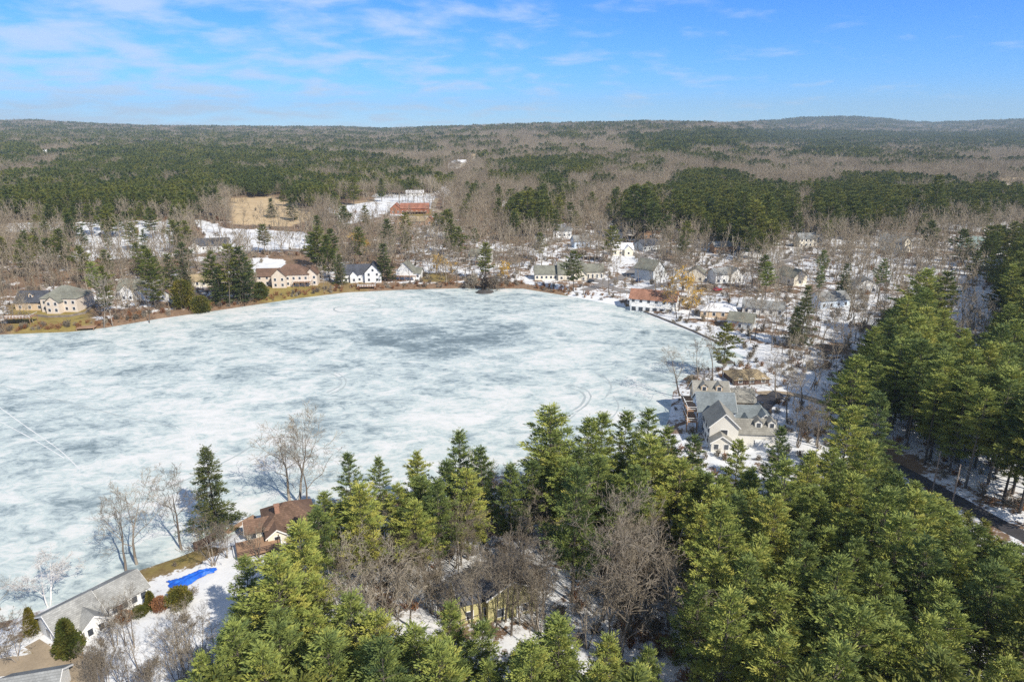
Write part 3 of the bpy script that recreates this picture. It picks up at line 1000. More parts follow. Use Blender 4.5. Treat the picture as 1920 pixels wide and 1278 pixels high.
def house(name, label, base, blocks, wall, roof, yaw=0.0, cat='house', chimney=None, door=None, near=False, keep=1.0, zoff=0.0, porch=None):
    """base: ground point (x,y). blocks: dicts in local metres, x right along the front, y into depth.
    roof kinds: 'x' ridge along x, 'y' ridge along y, 'hip', 'none'"""
    x0, y0 = base
    c, s_ = math.cos(yaw), math.sin(yaw)

    def wpt(lx, ly): return x0 + lx * c - ly * s_, y0 + lx * s_ + ly * c
    gz = min(float(hz(*wpt(b['x'] + sx * b['w'] / 2, b['y'] + sy * b['d'] / 2))) for b in blocks for sx in (-1, 1) for sy in (-1, 1)) + zoff
    zmax = max(float(hz(*wpt(b['x'] + sx * b['w'] / 2, b['y'] + sy * b['d'] / 2))) for b in blocks for sx in (-1, 1) for sy in (-1, 1))
    gz = max(gz, zmax - 1.6)
    root = empty(name, (x0, y0, gz), yaw)
    tag(root, label, cat)
    for bi, b in enumerate(blocks):
        bx, by, w, d, h, r = b['x'], b['y'], b['w'], b['d'], b['h'], b['r']
        kind = b.get('roof', 'x'); ins = 0.004 * bi
        wm, rm, tm = MB(), MB(), []
        xa, xb, ya, yb = bx - w / 2 + ins, bx + w / 2 - ins, by - d / 2 + ins, by + d / 2 - ins
        z0 = b.get('z0', -2.5)
        if kind == 'x':
            k = r / (d / 2)
            prof = [(ya, z0), (yb, z0), (yb, h), (by, h + r), (ya, h)]
            wm.prism(prof, xa, xb, 'x')
            th = 0.22
            lo = h - OV * k + 0.02
            rm.prism([(ya - OV, lo), (by, h + r + 0.02), (yb + OV, lo), (yb + OV, lo + th), (by, h + r + th + 0.02), (ya - OV, lo + th)], bx - w / 2 - OV, bx + w / 2 + OV)
            if b.get('trim', True):
                for xe in (bx - w / 2 - OV - 0.06, bx + w / 2 + OV):
                    tm.append(MB()); lo = h - OV * k
                    tm[-1].prism([(ya - OV, lo - 0.12), (by, h + r - 0.12), (yb + OV, lo - 0.12), (yb + OV, lo + 0.16), (by, h + r + 0.16), (ya - OV, lo + 0.16)], xe, xe + 0.06)
        elif kind == 'y':
            k = r / (w / 2)
            prof = [(xa, z0), (xb, z0), (xb, h), (bx, h + r), (xa, h)]
            wm.prism(prof, ya, yb, 'y')
            th = 0.22
            lo = h - OV * k + 0.02
            rm.prism([(xa - OV, lo), (bx, h + r + 0.02), (xb + OV, lo), (xb + OV, lo + th), (bx, h + r + th + 0.02), (xa - OV, lo + th)], by - d / 2 - OV, by + d / 2 + OV, 'y')
            if b.get('trim', True):
                for ye in (by - d / 2 - OV - 0.06, by + d / 2 + OV):
                    tm.append(MB()); lo = h - OV * k
                    tm[-1].prism([(xa - OV, lo - 0.12), (bx, h + r - 0.12), (xb + OV, lo - 0.12), (xb + OV, lo + 0.16), (bx, h + r + 0.16), (xa - OV, lo + 0.16)], ye, ye + 0.06, 'y')
        elif kind == 'hip':
            wm.box(xa, xb, ya, yb, z0, h)
            o = OV
            if w >= d: ra, rb = (bx - (w - d) / 2, by), (bx + (w - d) / 2, by)
            else: ra, rb = (bx, by - (d - w) / 2), (bx, by + (d - w) / 2)
            p = [(xa - o, ya - o, h + 0.02), (xb + o, ya - o, h + 0.02), (xb + o, yb + o, h + 0.02), (xa - o, yb + o, h + 0.02), (ra[0], ra[1], h + r), (rb[0] + 0.01, rb[1] + 0.01, h + r)]
            if w >= d: rm.poly(p, [(3, 2, 1, 0), (0, 1, 5, 4), (1, 2, 5), (2, 3, 4, 5), (3, 0, 4)])
            else: rm.poly(p, [(3, 2, 1, 0), (0, 1, 4), (1, 2, 5, 4), (2, 3, 5), (3, 0, 4, 5)])
        else:
            wm.box(xa, xb, ya, yb, z0, h)
        wm.build('wall', M[b.get('wall', wall)], root)
        if rm.v: rm.build('roof', M[b.get('rcol', roof)], root)
        if near or b.get('trim'):
            for q in tm: q.build('roof_trim', M['trim'], root)
        # windows
        for face in b.get('win', 'f'):
            ln = w if face in 'fb' else d
            n = b.get('n' + face, max(1, int(ln / 3.0)))
            floors = b.get('floors', max(1, int(h / 2.7)))
            ww, wh = b.get('ww', 1.1), b.get('wh', 1.35)
            for fl in range(floors):
                for i in range(n):
                    u = -ln / 2 + ln * (i + 0.5) / n
                    zc = b.get('zw', 1.7) + fl * 2.8
                    window(root, face, bx, by, w, d, u, zc, ww, wh)
            if b.get('attic') and ((kind == 'x' and face in 'lr') or (kind == 'y' and face in 'fb')):
                window(root, face, bx, by, w, d, 0.0, h + r * 0.32, ww, min(wh, r * 0.45))
        for dm in b.get('dormers', ()):       # (x offset, width) gabled dormers on the front slope of an 'x' roof
            dormer(root, bx + dm, by, d, h, r, M[b.get('wall', wall)], M[b.get('rcol', roof)])
    if chimney:
        for (cx, cy, ztop) in chimney:
            m = MB(); m.box(cx - 0.45, cx + 0.45, cy - 0.4, cy + 0.4, 1.0, ztop); m.box(cx - 0.55, cx + 0.55, cy - 0.5, cy + 0.5, ztop, ztop + 0.15); m.build('chimney', M['brick'], root)
    if door:
        for (dx, dy, dw, dh, mm) in door:
            m = MB(); m.box(dx - dw / 2, dx + dw / 2, dy - 0.10, dy + 0.05, 0.15, dh); m.build('door', M[mm], root)
    if porch:   # (x0, x1, y0, y1, z) deck on posts with a railing
        for (pa, pb, pc, pd, pz, pm) in porch:
            m = MB(); m.box(pa, pb, pc, pd, pz - 0.2, pz)
            npst = max(2, int((pb - pa) / 2.5) + 1)
            for i in range(npst):
                xx = pa + 0.1 + (pb - pa - 0.2) * i / (npst - 1)
                m.box(xx - 0.09, xx + 0.09, pc + 0.02, pc + 0.2, -2.0, pz - 0.2)
            m.build('deck', M['wood'], root)
            m = MB()
            for i in range(npst):
                xx = pa + 0.1 + (pb - pa - 0.2) * i / (npst - 1)
                m.box(xx - 0.06, xx + 0.06, pc, pc + 0.12, pz, pz + 1.05)
            m.box(pa, pb, pc + 0.01, pc + 0.11, pz + 1.05, pz + 1.15); m.box(pa, pb, pc + 0.03, pc + 0.09, pz + 0.5, pz + 0.58)
            for xx in (pa + 0.06, pb - 0.06): m.box(xx - 0.05, xx + 0.05, pc + 0.12, pd, pz + 1.052, pz + 1.148)
            m.build('railing', M[pm], root)
    X = max(abs(b['x']) + b['w'] / 2 for b in blocks); Yd = max(abs(b['y']) + b['d'] / 2 for b in blocks)
    HOUSE_BOX.append((x0, y0, math.hypot(X, Yd) * 0.85 + 1.0, keep, max(b['h'] + b['r'] for b in blocks), X))
    return root


def window(root, face, bx, by, w, d, u, zc, ww, wh):
    f, p = MB(), MB()
    a = 0.14

    def slab(m, uw, uh, o0, o1):
        z0, z1 = zc - uh / 2, zc + uh / 2
        if face == 'f': m.box(bx + u - uw / 2, bx + u + uw / 2, by - d / 2 - o1, by - d / 2 - o0, z0, z1)
        elif face == 'b': m.box(bx + u - uw / 2, bx + u + uw / 2, by + d / 2 + o0, by + d / 2 + o1, z0, z1)
        elif face == 'l': m.box(bx - w / 2 - o1, bx - w / 2 - o0, by + u - uw / 2, by + u + uw / 2, z0, z1)
        else: m.box(bx + w / 2 + o0, bx + w / 2 + o1, by + u - uw / 2, by + u + uw / 2, z0, z1)
    slab(f, ww + 2 * a, wh + 2 * a, -0.05, 0.05); slab(p, ww, wh, 0.0, 0.08)
    q = f.build('window', M['trim'], root)
    p.build('pane', M['glass'], q)


def dormer(root, dx, by, d, h, r, wallm, roofm, dw=1.9, dh=1.5):
    """a gabled dormer on the front slope"""
    k = r / (d / 2)
    yf = by - d / 2 * 0.62               # where its face stands
    zf = h + r * 0.38
    zt = zf + dh
    yb = yf + (dh + 0.8) / k + 0.1
    m = MB(); m.prism([(dx - dw / 2, zf - 0.4), (dx + dw / 2, zf - 0.4), (dx + dw / 2, zt), (dx, zt + 0.75), (dx - dw / 2, zt)], yf, yb, 'y'); q = m.build('dormer', wallm, root)
    m = MB()
    for sg in (-1, 1):
        m.prism([(dx + sg * (dw / 2 + 0.25), zt - 0.18), (dx, zt + 0.77), (dx, zt + 0.95), (dx + sg * (dw / 2 + 0.25), zt)], yf - 0.25, yb, 'y')
    m.build('roof', roofm, q)
    m = MB(); m.box(dx - 0.5, dx + 0.5, yf - 0.07, yf + 0.02, zf + 0.15, zf + 1.35); m.build('pane', M['glass'], q)
    m = MB(); m.box(dx - 0.62, dx + 0.62, yf - 0.045, yf + 0.02, zf + 0.03, zf + 1.47); m.build('frame', M['trim'], q)


def B(x, y, w, d, h, r, roof='x', **k): return dict(x=x, y=y, w=w, d=d, h=h, r=r, roof=roof, **k)


def yaw_of(p, q):
    """yaw so that the local x axis runs from photo ground pixel p to q"""
    a, b = at(*p), at(*q)
    return math.atan2(b[1] - a[1], b[0] - a[0])


# -- near: long ranch house in the lower left corner
pa, pb = at(112, 1214), at(281, 1122)
ry = math.atan2(pb[1] - pa[1], pb[0] - pa[0]); rl = float(np.linalg.norm(pb - pa))
ux, uy = np.array([math.cos(ry), math.sin(ry)]), np.array([-math.sin(ry), math.cos(ry)])
w1 = rl * 0.46; w2 = rl - w1
house('ranch_house', 'long low white house with two joined grey roofs at the lower left lake edge', tuple((pa + pb) / 2 + uy * 3.6),
      [B(-rl / 2 + w1 / 2, -0.3, w1, 8.0, 3.0, 2.2, 'x', win='l', nl=1, trim=True), B(rl / 2 - w2 / 2, 0.2, w2, 7.0, 2.9, 1.7, 'x', win='f', nf=5, ww=0.9, wh=1.2, trim=True),
       B(-rl / 2 + w1 * 0.72, -4.0, 3.4, 3.0, 3.0, 1.3, 'y', win='f', nf=2, ww=0.8, wh=1.2, trim=True)],
      'white', 'r_grey', ry, near=True, door=[(rl / 2 - w2 * 0.62, -3.32, 1.0, 2.2, 'wood_d')], keep=1.6)
# -- near: brown hipped roof by the shore
p0 = at(543, 984)
house('brown_roofed_house', 'house with a big brown hipped roof and cream gable trim between pines and lake', tuple(p0),
      [B(0, 0, 9.6, 8.2, 3.2, 3.1, 'hip', win='l', nl=2), B(-6.0, -0.6, 4.8, 4.0, 2.6, 1.4, 'x', win='f', nf=2), B(-2.9, -4.6, 3.6, 3.0, 2.7, 1.3, 'y', wall='cream', win='f', nf=1, trim=True)],
      'cream', 'r_brown', 0.42, near=True, chimney=[(-2.2, -1.5, 6.7)], keep=1.4)
# -- near: yellow house in the clearing
p0 = at(948, 1132)
house('yellow_house', 'yellow sided house with dark roof seen through bare trees in the pine wood clearing', tuple(p0),
      [B(0, 0, 8.5, 7, 5.0, 2.4, 'y', win='f', nf=2), B(-5.5, 1.2, 6, 7, 4.2, 2.0, 'x', win='f', nf=2)],
      'olive_s', 'r_dark', 0.35, near=True, door=[(1.2, -3.55, 1.1, 2.2, 'white')], keep=0.7)
# -- near: corner of a roof at the bottom edge
p0 = at(70, 1308)
house('small_grey_house', 'grey and white roof corner cut off by the bottom edge', tuple(p0), [B(0, 0, 7, 5.5, 2.6, 1.7, 'x', win='f', nf=2, trim=True)], 'white', 'r_mid', 0.25, near=True, keep=1.0)

# -- three grey roofed townhouses on the right shore
pA, pB = at(1327, 836), at(1452, 836)
yw = math.atan2(pB[1] - pA[1], pB[0] - pA[0]); L = float(np.linalg.norm(pB - pA)); m_ = (pA + pB) / 2
U = np.array([math.cos(yw), math.sin(yw)]); Vv = np.array([-math.sin(yw), math.cos(yw)])
g1 = L * 0.43
house('townhouse', 'nearest grey lakeside townhouse, with a tall pale gable and dormers above a white garage', tuple(m_ + Vv * 3.6),
      [B(-L / 2 + g1 / 2, 0, g1, 8.6, 6.2, 3.4, 'y', win='fl', nf=1, nl=3, ww=1.7, trim=True), B(L / 2 - (L - g1) / 2, -0.6, L - g1, 6, 4.3, 2.5, 'x', win='f', nf=1, ww=0.9, dormers=(0.6, 3.9), floors=1, trim=True),
       B(-L / 2 + 2.6, -5.3, 5.0, 3.4, 3.0, 1.7, 'y', win='f', nf=2, trim=True)],
      'pale_s', 'r_warm', yw, near=True, door=[(L / 2 - 3.2, -3.64, 3.6, 2.5, 'trim')], keep=1.3)
house('townhouse', 'middle grey lakeside townhouse, with a broad slate roof and balconies on the lake side', tuple(m_ + Vv * 14.0),
      [B(-4.6, 0, 9.6, 9.5, 6.4, 3.4, 'x', win='lf', nl=3, nf=3, wall='blue_s', trim=True), B(3.4, 0.0, 8.4, 7, 4.2, 2.2, 'x', win='f', nf=1, floors=1, trim=True), B(8.0, -1.0, 5.6, 8, 3.6, 2.4, 'y', win='f', nf=1, floors=1, trim=True),
       B(3.2, -4.4, 4.2, 3.0, 3.4, 1.8, 'y', win='f', nf=1, ww=2.2, trim=True)],
      'pale_s', 'r_slate', yw, near=True, keep=1.0, porch=[(-12.4, -9.5, -5, 3, 3.1, 'trim'), (-12.4, -9.5, -4, 2, 5.9, 'trim')])
house('townhouse', 'farthest grey roofed lakeside townhouse, with two white dormers and a tan side wall', tuple(m_ + Vv * 25.5 + U * 1.0),
      [B(-4.6, 0, 9.6, 8.6, 5.6, 3.4, 'x', win='lf', nl=2, nf=3, dormers=(-2.1, 2.1), trim=True, wall='tan_s'), B(4.0, 0.5, 7.4, 7, 4.2, 2.6, 'x', win='rf', nr=2, nf=3, floors=1, wall='tan_s', trim=True)],
      'tan_s', 'r_warm', yw, near=True, keep=1.0, porch=[(-12.2, -9.5, -4, 3, 3.1, 'trim')])
p0 = at(1398, 712)
house('tan_hip_house', 'low building with a wide tan hipped roof behind the grey townhouses', tuple(p0), [B(0, 0, 11.5, 9, 2.0, 2.0, 'hip', win='f', nf=3)], 'wood_d', 'r_tan', 0.1, keep=0.8)

# -- far shore and village: px of the front base, width, depth, eave, rise, roof kind, yaw, walls, roof
V_HOUSES = [
    ('stone_house', 'beige house with a rounded grey hipped roof above an olive lawn on the left shore', (130, 577), 0.0, 'beige', 'r_olive', [B(0, 0, 16, 13, 6.2, 4.6, 'hip', win='f', nf=5), B(-15, 1, 13, 10, 4.0, 4.0, 'x', rcol='r_dark', wall='tan_s', win='f', nf=3, dormers=(0,)), B(-1, -7.5, 6, 4, 5.4, 2.4, 'y', win='f', nf=2)], None),
    ('gabled_house', 'brown roofed house with two white gables behind bare trees on the left shore', (268, 556), 0.1, 'white', 'r_olive', [B(0, 0, 18, 10, 5.2, 3.8, 'x', win='f', nf=5), B(-4, -5.2, 6, 4, 5.2, 2.8, 'y', win='f', nf=2), B(6, -5.2, 6, 4, 5.2, 2.8, 'y', win='f', nf=2)], None),
    ('small_cottage', 'small white gabled cottage beside the dark olive bushes on the left shore', (322, 562), -0.2, 'white', 'r_brown', [B(0, 0, 8, 7, 3.0, 2.6, 'y', win='f', nf=2)], None),
    ('tan_bungalow', 'low tan roofed bungalow just above the left shore pines', (388, 533), 0.1, 'cream', 'r_tan', [B(0, 0, 16, 9, 3.0, 2.6, 'x', win='f', nf=5)], None),
    ('dark_roofed_house', 'house with one long dark roof in the snowy field left of centre', (398, 467), 0.25, 'white', 'r_dark', [B(0, 0, 21, 11, 3.4, 3.8, 'x', win='f', nf=5), B(-9, -3, 7, 7, 3.2, 2.5, 'y', win='f', nf=1)], None),
    ('beige_mansion', 'large beige house with brown roof and a dark deck above a green lawn', (543, 532), 0.12, 'beige', 'r_brown', [B(2, 0, 18, 12, 6.2, 4.6, 'hip', win='f', nf=6), B(-10.5, 1.5, 11, 9, 5.4, 3.0, 'x', win='f', nf=3), B(-3.5, -6.5, 7, 4, 6.4, 3.4, 'y', win='f', nf=2), B(12, 0, 6, 9, 6, 3.0, 'y', win='f', nf=2)], [(3.5, 12.5, -9, -6.05, 2.9, 'trim')]),
    ('white_lakehouse', 'white house with a near black roof and gabled front between two dark evergreens', (684, 524), 0.12, 'white', 'r_dark', [B(-4, 0, 14, 10, 4.6, 4.2, 'x', win='f', nf=4), B(5, -1.5, 8.5, 11, 5.4, 4.4, 'y', win='f', nf=2, attic=1), B(-5, -5.2, 4, 2.6, 4.2, 2.2, 'y', win='f', nf=1)], None),
    ('white_cottage', 'little white cottage with a steep gable and deck right of the conical spruce', (762, 520), -0.1, 'white', 'r_olive', [B(0, 0, 9, 9, 4.6, 4.6, 'y', win='f', nf=2), B(5.5, 1, 6, 7, 3.2, 2.4, 'x', win='f', nf=2)], [(-5, 7, -7.5, -4.6, 2.4, 'trim')]),
    ('white_hill_house', 'white house with a pale gable half up the slope behind the centre shore', (902, 492), -0.2, 'white', 'r_olive', [B(0, 0, 13, 9, 5.0, 3.6, 'x', win='f', nf=4), B(3, -4.5, 7, 4.5, 5.0, 3.2, 'y', win='f', nf=2)], [(-7, 7, -8.5, -6.8, 2.4, 'trim')]),
    ('barn', 'long red brown barn like house on the cleared hill', (772, 399), 0.03, 'log', 'r_red', [B(3, 0, 24, 11, 4.6, 3.8, 'x', win='f', nf=6), B(-13, -1, 9, 12, 4.6, 4.0, 'y', win='f', nf=2)], [(-6, 14, -9.5, -5.6, 2.2, 'wood_d')]),
    ('small_barn', 'smaller brown outbuilding with end gables below the red brown barn', (778, 420), 0.02, 'wood', 'r_tan', [B(0, 0, 22, 9, 3.0, 2.6, 'x', win='f', nf=5), B(-11, -1, 7, 9, 3.0, 3.6, 'y', rcol='r_red', win='f', nf=1), B(12, -1, 7, 9, 3.0, 3.6, 'y', rcol='r_red', win='f', nf=1)], None),
    ('shed', 'white roofed shed at the top of the cleared hill', (778, 366), 0.1, 'white', 'r_snow', [B(0, 0, 18, 9, 3.0, 2.4, 'x', win='f', nf=4)], None),
    ('cream_longhouse', 'long cream house with grey roofs, dormers and a columned wing in the village', (1052, 521), 0.02, 'cream', 'r_olive', [B(-7, 1, 15, 9, 3.6, 3.6, 'x', win='f', nf=6), B(5, 0, 14, 11, 4.0, 5.2, 'x', win='f', nf=4, dormers=(-2.5,)), B(9.5, -5, 7, 6, 3.8, 3.6, 'y', win='f', nf=2), B(17, 2, 12, 8, 4.4, 3.4, 'x', win='f', nf=5, ww=0.8, wh=2.4, floors=1)], None),
    ('grey_house', 'grey roofed house with a broad sunlit slope beside the village road', (1217, 522), 0.75, 'grey_s', 'r_olive', [B(0, 0, 10, 12, 6.0, 4.6, 'y', win='fr', nf=2, nr=3), B(7, -1, 5, 7, 3.0, 2.0, 'x', wall='white', win='f', nf=1)], None),
    ('boathouse', 'long white lakeside house with a rust coloured roof and dark ground floor openings', (1226, 574), -0.36, 'white', 'r_rust', [B(0, 0, 21, 10, 5.4, 3.4, 'x', win='f', nf=6, floors=2, ww=1.3, wh=1.5), B(0, -6.2, 19, 2.6, 2.7, 0.0, 'none', win='f', nf=6, ww=1.9, wh=1.9, zw=1.3, floors=1)], None),
    ('cottage', 'white house with blue grey roof and a red car in front', (1358, 527), 0.3, 'white', 'r_mid', [B(-3, 0, 10, 8, 5.0, 2.6, 'x', win='f', nf=3), B(4, -1, 7, 8, 4.8, 3.0, 'y', win='f', nf=2)], None),
    ('cottage', 'cream gabled house with a blue door at the middle of the right village', (1482, 530), 0.45, 'cream', 'r_olive', [B(0, 0, 9, 12, 4.6, 3.4, 'y', win='fl', nf=1, nl=2)], None),
    ('cottage', 'white house in front of the pines on the right village slope', (1508, 461), 0.15, 'cream', 'r_mid', [B(0, 0, 12, 8, 5.6, 2.8, 'x', win='f', nf=4), B(8, 1, 7, 7, 3, 2, 'x', win='f', nf=2)], None),
    ('cottage', 'pale yellow tall house with a grey side slope among bare trees on the right', (1676, 470), 0.5, 'cream', 'r_mid', [B(0, 0, 10, 15, 5.6, 4.2, 'y', win='f', nf=2, attic=1)], None),
    ('green_roofed_house', 'white house with a pale green roof and a gabled end on the right', (1828, 472), 0.3, 'white', 'r_green', [B(0, 0, 12, 13, 3.4, 4.0, 'y', win='f', nf=3, attic=1), B(13, 8, 10, 12, 3.4, 3.8, 'y', win='f', nf=2)], None),
    ('cottage', 'white flat fronted house left of the tall village pines', (1053, 443), 0.05, 'white', 'r_mid', [B(0, 0, 13, 8, 4.6, 2.2, 'x', win='f', nf=4)], None),
    ('cottage', 'pale grey house with a small front gable in the middle of the village', (1155, 447), -0.2, 'pale_s', 'r_mid', [B(0, 0, 9, 9, 4.6, 3.2, 'y', win='f', nf=2)], None),
    ('cottage', 'cream house with snow on its roof beside the village road bend', (1165, 476), 0.1, 'cream', 'r_snow', [B(0, 0, 13, 8, 4.0, 3.0, 'x', win='f', nf=4), B(3, -4, 5, 4, 4.0, 2.4, 'y', win='f', nf=1)], None),
    ('cottage', 'blue grey house with dark roof behind the cream longhouse', (1088, 462), 0.25, 'blue_s', 'r_mid', [B(0, 0, 11, 8, 4.4, 3.2, 'x', win='f', nf=3)], None),
    ('cottage', 'orange brown walled house under the tall village pines', (1208, 446), 0.1, 'wood', 'r_brown', [B(0, 0, 10, 8, 5.0, 2.8, 'x', win='f', nf=3)], None),
    ('cottage', 'grey house with dark glassy roof beneath the tall village pines', (1213, 467), 0.5, 'grey_s', 'r_dark', [B(0, 0, 14, 9, 3.6, 3.0, 'x', win='f', nf=4)], None),
    ('cottage', 'cream house by the golden willow on the right village shore', (1305, 525), -0.3, 'cream', 'r_olive', [B(0, 0, 9, 8, 4.4, 3.0, 'y', win='f', nf=2)], None),
    ('cottage', 'brown roofed low house with a snowy yard near the right shore', (1345, 590), -0.2, 'tan_s', 'r_snow', [B(0, 0, 15, 9, 3.0, 2.6, 'hip', win='f', nf=4)], None),
    ('cottage', 'long grey roofed white house beside the tall dark pine on the right', (1430, 586), -0.35, 'white', 'r_mid', [B(0, 0, 17, 8, 3.2, 2.4, 'x', win='f', nf=5)], None),
    ('cottage', 'blue grey house between two slim pines on the right', (1552, 572), 0.25, 'blue_s', 'r_mid', [B(0, 0, 15, 9, 3.8, 2.8, 'x', win='f', nf=4)], None),
    ('cottage', 'small white house below the slim pine on the right slope', (1620, 545), -0.15, 'white', 'r_mid', [B(0, 0, 11, 8, 4.0, 2.8, 'y', win='f', nf=2)], None),
    ('cottage', 'small orange brown house among bare trees beyond the village', (1352, 473), 0.1, 'wood', 'r_mid', [B(0, 0, 12, 8, 4.6, 2.4, 'x', win='f', nf=3)], None),
    ('cottage', 'white house with a grey roof at the left edge of the right village pines', (1380, 460), -0.3, 'white', 'r_mid', [B(0, 0, 11, 8, 4.2, 3.0, 'x', win='f', nf=3)], None),
    ('cottage', 'grey lake cottage with a white deck rail beside the right shore wall', (1390, 612), -0.5, 'grey_s', 'r_olive', [B(0, 0, 10, 8, 3.6, 2.6, 'x', win='f', nf=3)], None),
    ('cottage', 'grey gabled farmhouse alone in the woods at the centre', (952, 386), 0.2, 'grey_s', 'r_mid', [B(0, 0, 12, 9, 5.0, 3.6, 'y', win='f', nf=2)], None),
    ('far_house', 'tiny white house high in the woods at the far left', (88, 291), 0.1, 'white', 'r_snow', [B(0, 0, 22, 12, 8, 4.0, 'x', win='f', nf=4)], None),
    ('far_house', 'tiny pale pink roofed house in the far woods at the centre', (896, 302), 0.1, 'cream', 'r_tan', [B(0, 0, 26, 12, 9, 5, 'x', win='f', nf=4)], None),
    ('far_house', 'tiny white gabled house left of the pink roof in the far woods', (852, 316), -0.2, 'white', 'r_mid', [B(0, 0, 18, 12, 9, 5, 'y', win='f', nf=2)], None),
    ('far_house', 'tiny cream house beside the white gable in the far woods', (866, 313), 0.3, 'cream', 'r_snow', [B(0, 0, 15, 10, 8, 4, 'x', win='f', nf=3)], None),
    ('far_house', 'tiny long pale house in the woods at the far right edge', (1892, 350), 0.2, 'cream', 'r_tan', [B(0, 0, 34, 12, 7, 4, 'x', win='f', nf=5)], None),
]
for nm, lab, (hx, hy), yw_, wc, rc, bl, por in V_HOUSES:
    house(nm, lab, tuple(at(hx, hy)), bl, wc, rc, yw_, porch=por)


def car(px, py, yaw, paint, label, grp='cars parked in the village'):
    x, y = at(px, py)
    root = empty('parked_car', (x, y, float(hz(x, y)) + 0.1), yaw)
    tag(root, label, 'car', grp)
    m = MB(); m.prism([(-2.2, 0.35), (2.2, 0.35), (2.25, 0.75), (2.1, 0.95), (1.0, 1.02), (-1.9, 1.05), (-2.25, 0.9)], -0.88, 0.88, 'y'); m.build('body', M[paint], root)
    m = MB(); m.prism([(-1.8, 1.0), (0.95, 0.98), (0.25, 1.5), (-1.3, 1.52)], -0.76, 0.76, 'y'); m.build('cabin_glass', M['glass'], root)
    m = MB(); m.prism([(-1.35, 1.48), (0.3, 1.46), (0.2, 1.58), (-1.2, 1.6)], -0.72, 0.72, 'y'); m.build('roof_panel', M[paint], root)
    for sx in (-1.35, 1.4):
        for sy in (-0.9, 0.72):
            m = MB(); m.prism([(sx + 0.34 * math.cos(a), 0.34 + 0.34 * math.sin(a)) for a in [6.2832 * k / 12 for k in range(12)]], sy, sy + 0.18, 'y'); m.build('wheel', M['tyre'], root)


car(1345, 545, 0.5, 'car_red', 'red car parked before the white house on the right village')
car(1108, 529, 0.9, 'car_dark', 'dark car parked on the drive of the cream longhouse')
car(1197, 527, 1.2, 'car_blue', 'dark blue car parked beside the sunlit grey roof')
car(1420, 762, 0.7, 'car_dark', 'black car on the wet drive behind the nearest grey townhouse')
car(1240, 452, 0.3, 'car_silver', 'silver car under the tall village pines')

# -- shore wall, docks, fence, decks, tarp, poles
def wall_along(name, label, pts, h, th, mat, cat='wall'):
    m = MB()
    P = gpts(pts)
    Q = []
    for a, b in zip(P[:-1], P[1:]):
        k = max(1, int(np.linalg.norm(b - a) / 3))
        Q += [a + (b - a) * i / k for i in range(k)]
    Q.append(P[-1])
    Q = np.array(Q)
    T = np.gradient(Q, axis=0); T /= np.linalg.norm(T, axis=1)[:, None]; N = np.stack([-T[:, 1], T[:, 0]], 1) * th / 2
    rng = np.random.default_rng(4)
    pts8 = []
    for q, n in zip(Q, N):
        z = float(hz(*q)); t_ = z + h * rng.uniform(0.8, 1.15)
        pts8 += [(q[0] - n[0], q[1] - n[1], z - 1.5), (q[0] + n[0], q[1] + n[1], z - 1.5), (q[0] + n[0], q[1] + n[1], t_), (q[0] - n[0], q[1] - n[1], t_)]
    fs = []
    for i in range(len(Q) - 1):
        for k in range(4): fs.append((4 * i + k, 4 * i + (k + 1) % 4, 4 * i + 4 + (k + 1) % 4, 4 * i + 4 + k))
    fs += [(3, 2, 1, 0), tuple(4 * (len(Q) - 1) + k for k in range(4))]
    m.poly(pts8, fs)
    return tag(m.build(name, M[mat]), label, cat)


wall_along('stone_wall', 'low dark stone wall along the curved right shore', [(1192, 578), (1240, 597), (1300, 621), (1352, 645)], 0.5, 0.6, 'stone')
wall_along('retaining_wall', 'dark curved retaining wall across the olive lawn on the left shore', [(55, 592), (90, 595), (130, 594), (160, 588), (172, 578)], 0.9, 0.6, 'stone')
wall_along('timber_wall', 'dark brown timber wall between the shore lawn and the brown roofed house', [(365, 1032), (385, 1022), (405, 1012)], 1.6, 0.5, 'wood_d')
wall_along('shore_planks', 'brown planked shore edging beside the brown roofed house', [(425, 1002), (455, 984), (478, 972)], 0.7, 1.2, 'wood')


def deck_thing(name, label, px, py, w, d, h, yaw, rail=True, mat='wood', rmat='trim', cat='deck'):
    x, y = at(px, py)
    root = empty(name, (x, y, float(hz(x, y))), yaw); tag(root, label, cat)
    m = MB(); m.box(-w / 2, w / 2, -d / 2, d / 2, h - 0.15, h)
    m.build('platform', M[mat], root)
    for sx in (-1, 1):
        for sy in (-1, 1):
            m = MB(); m.box(sx * (w / 2 - 0.25) - 0.1, sx * (w / 2 - 0.25) + 0.1, sy * (d / 2 - 0.25) - 0.1, sy * (d / 2 - 0.25) + 0.1, -1.5, h - 0.15); m.build('post', M[mat], root)
    if rail:
        m = MB()
        n = int(w / 1.2)
        for i in range(n + 1):
            xx = -w / 2 + 0.06 + (w - 0.12) * i / n
            m.box(xx - 0.06, xx + 0.06, -d / 2, -d / 2 + 0.12, h, h + 1.0)
        m.box(-w / 2, w / 2, -d / 2 - 0.01, -d / 2 + 0.13, h + 1.0, h + 1.12); m.box(-w / 2, w / 2, -d / 2 + 0.02, -d / 2 + 0.1, h + 0.45, h + 0.52)
        for sx in (-1, 1): m.box(sx * (w / 2 - 0.06) - 0.06, sx * (w / 2 - 0.06) + 0.06, -d / 2 + 0.131, d / 2, h + 1.002, h + 1.1)
        m.build('railing', M[rmat], root)


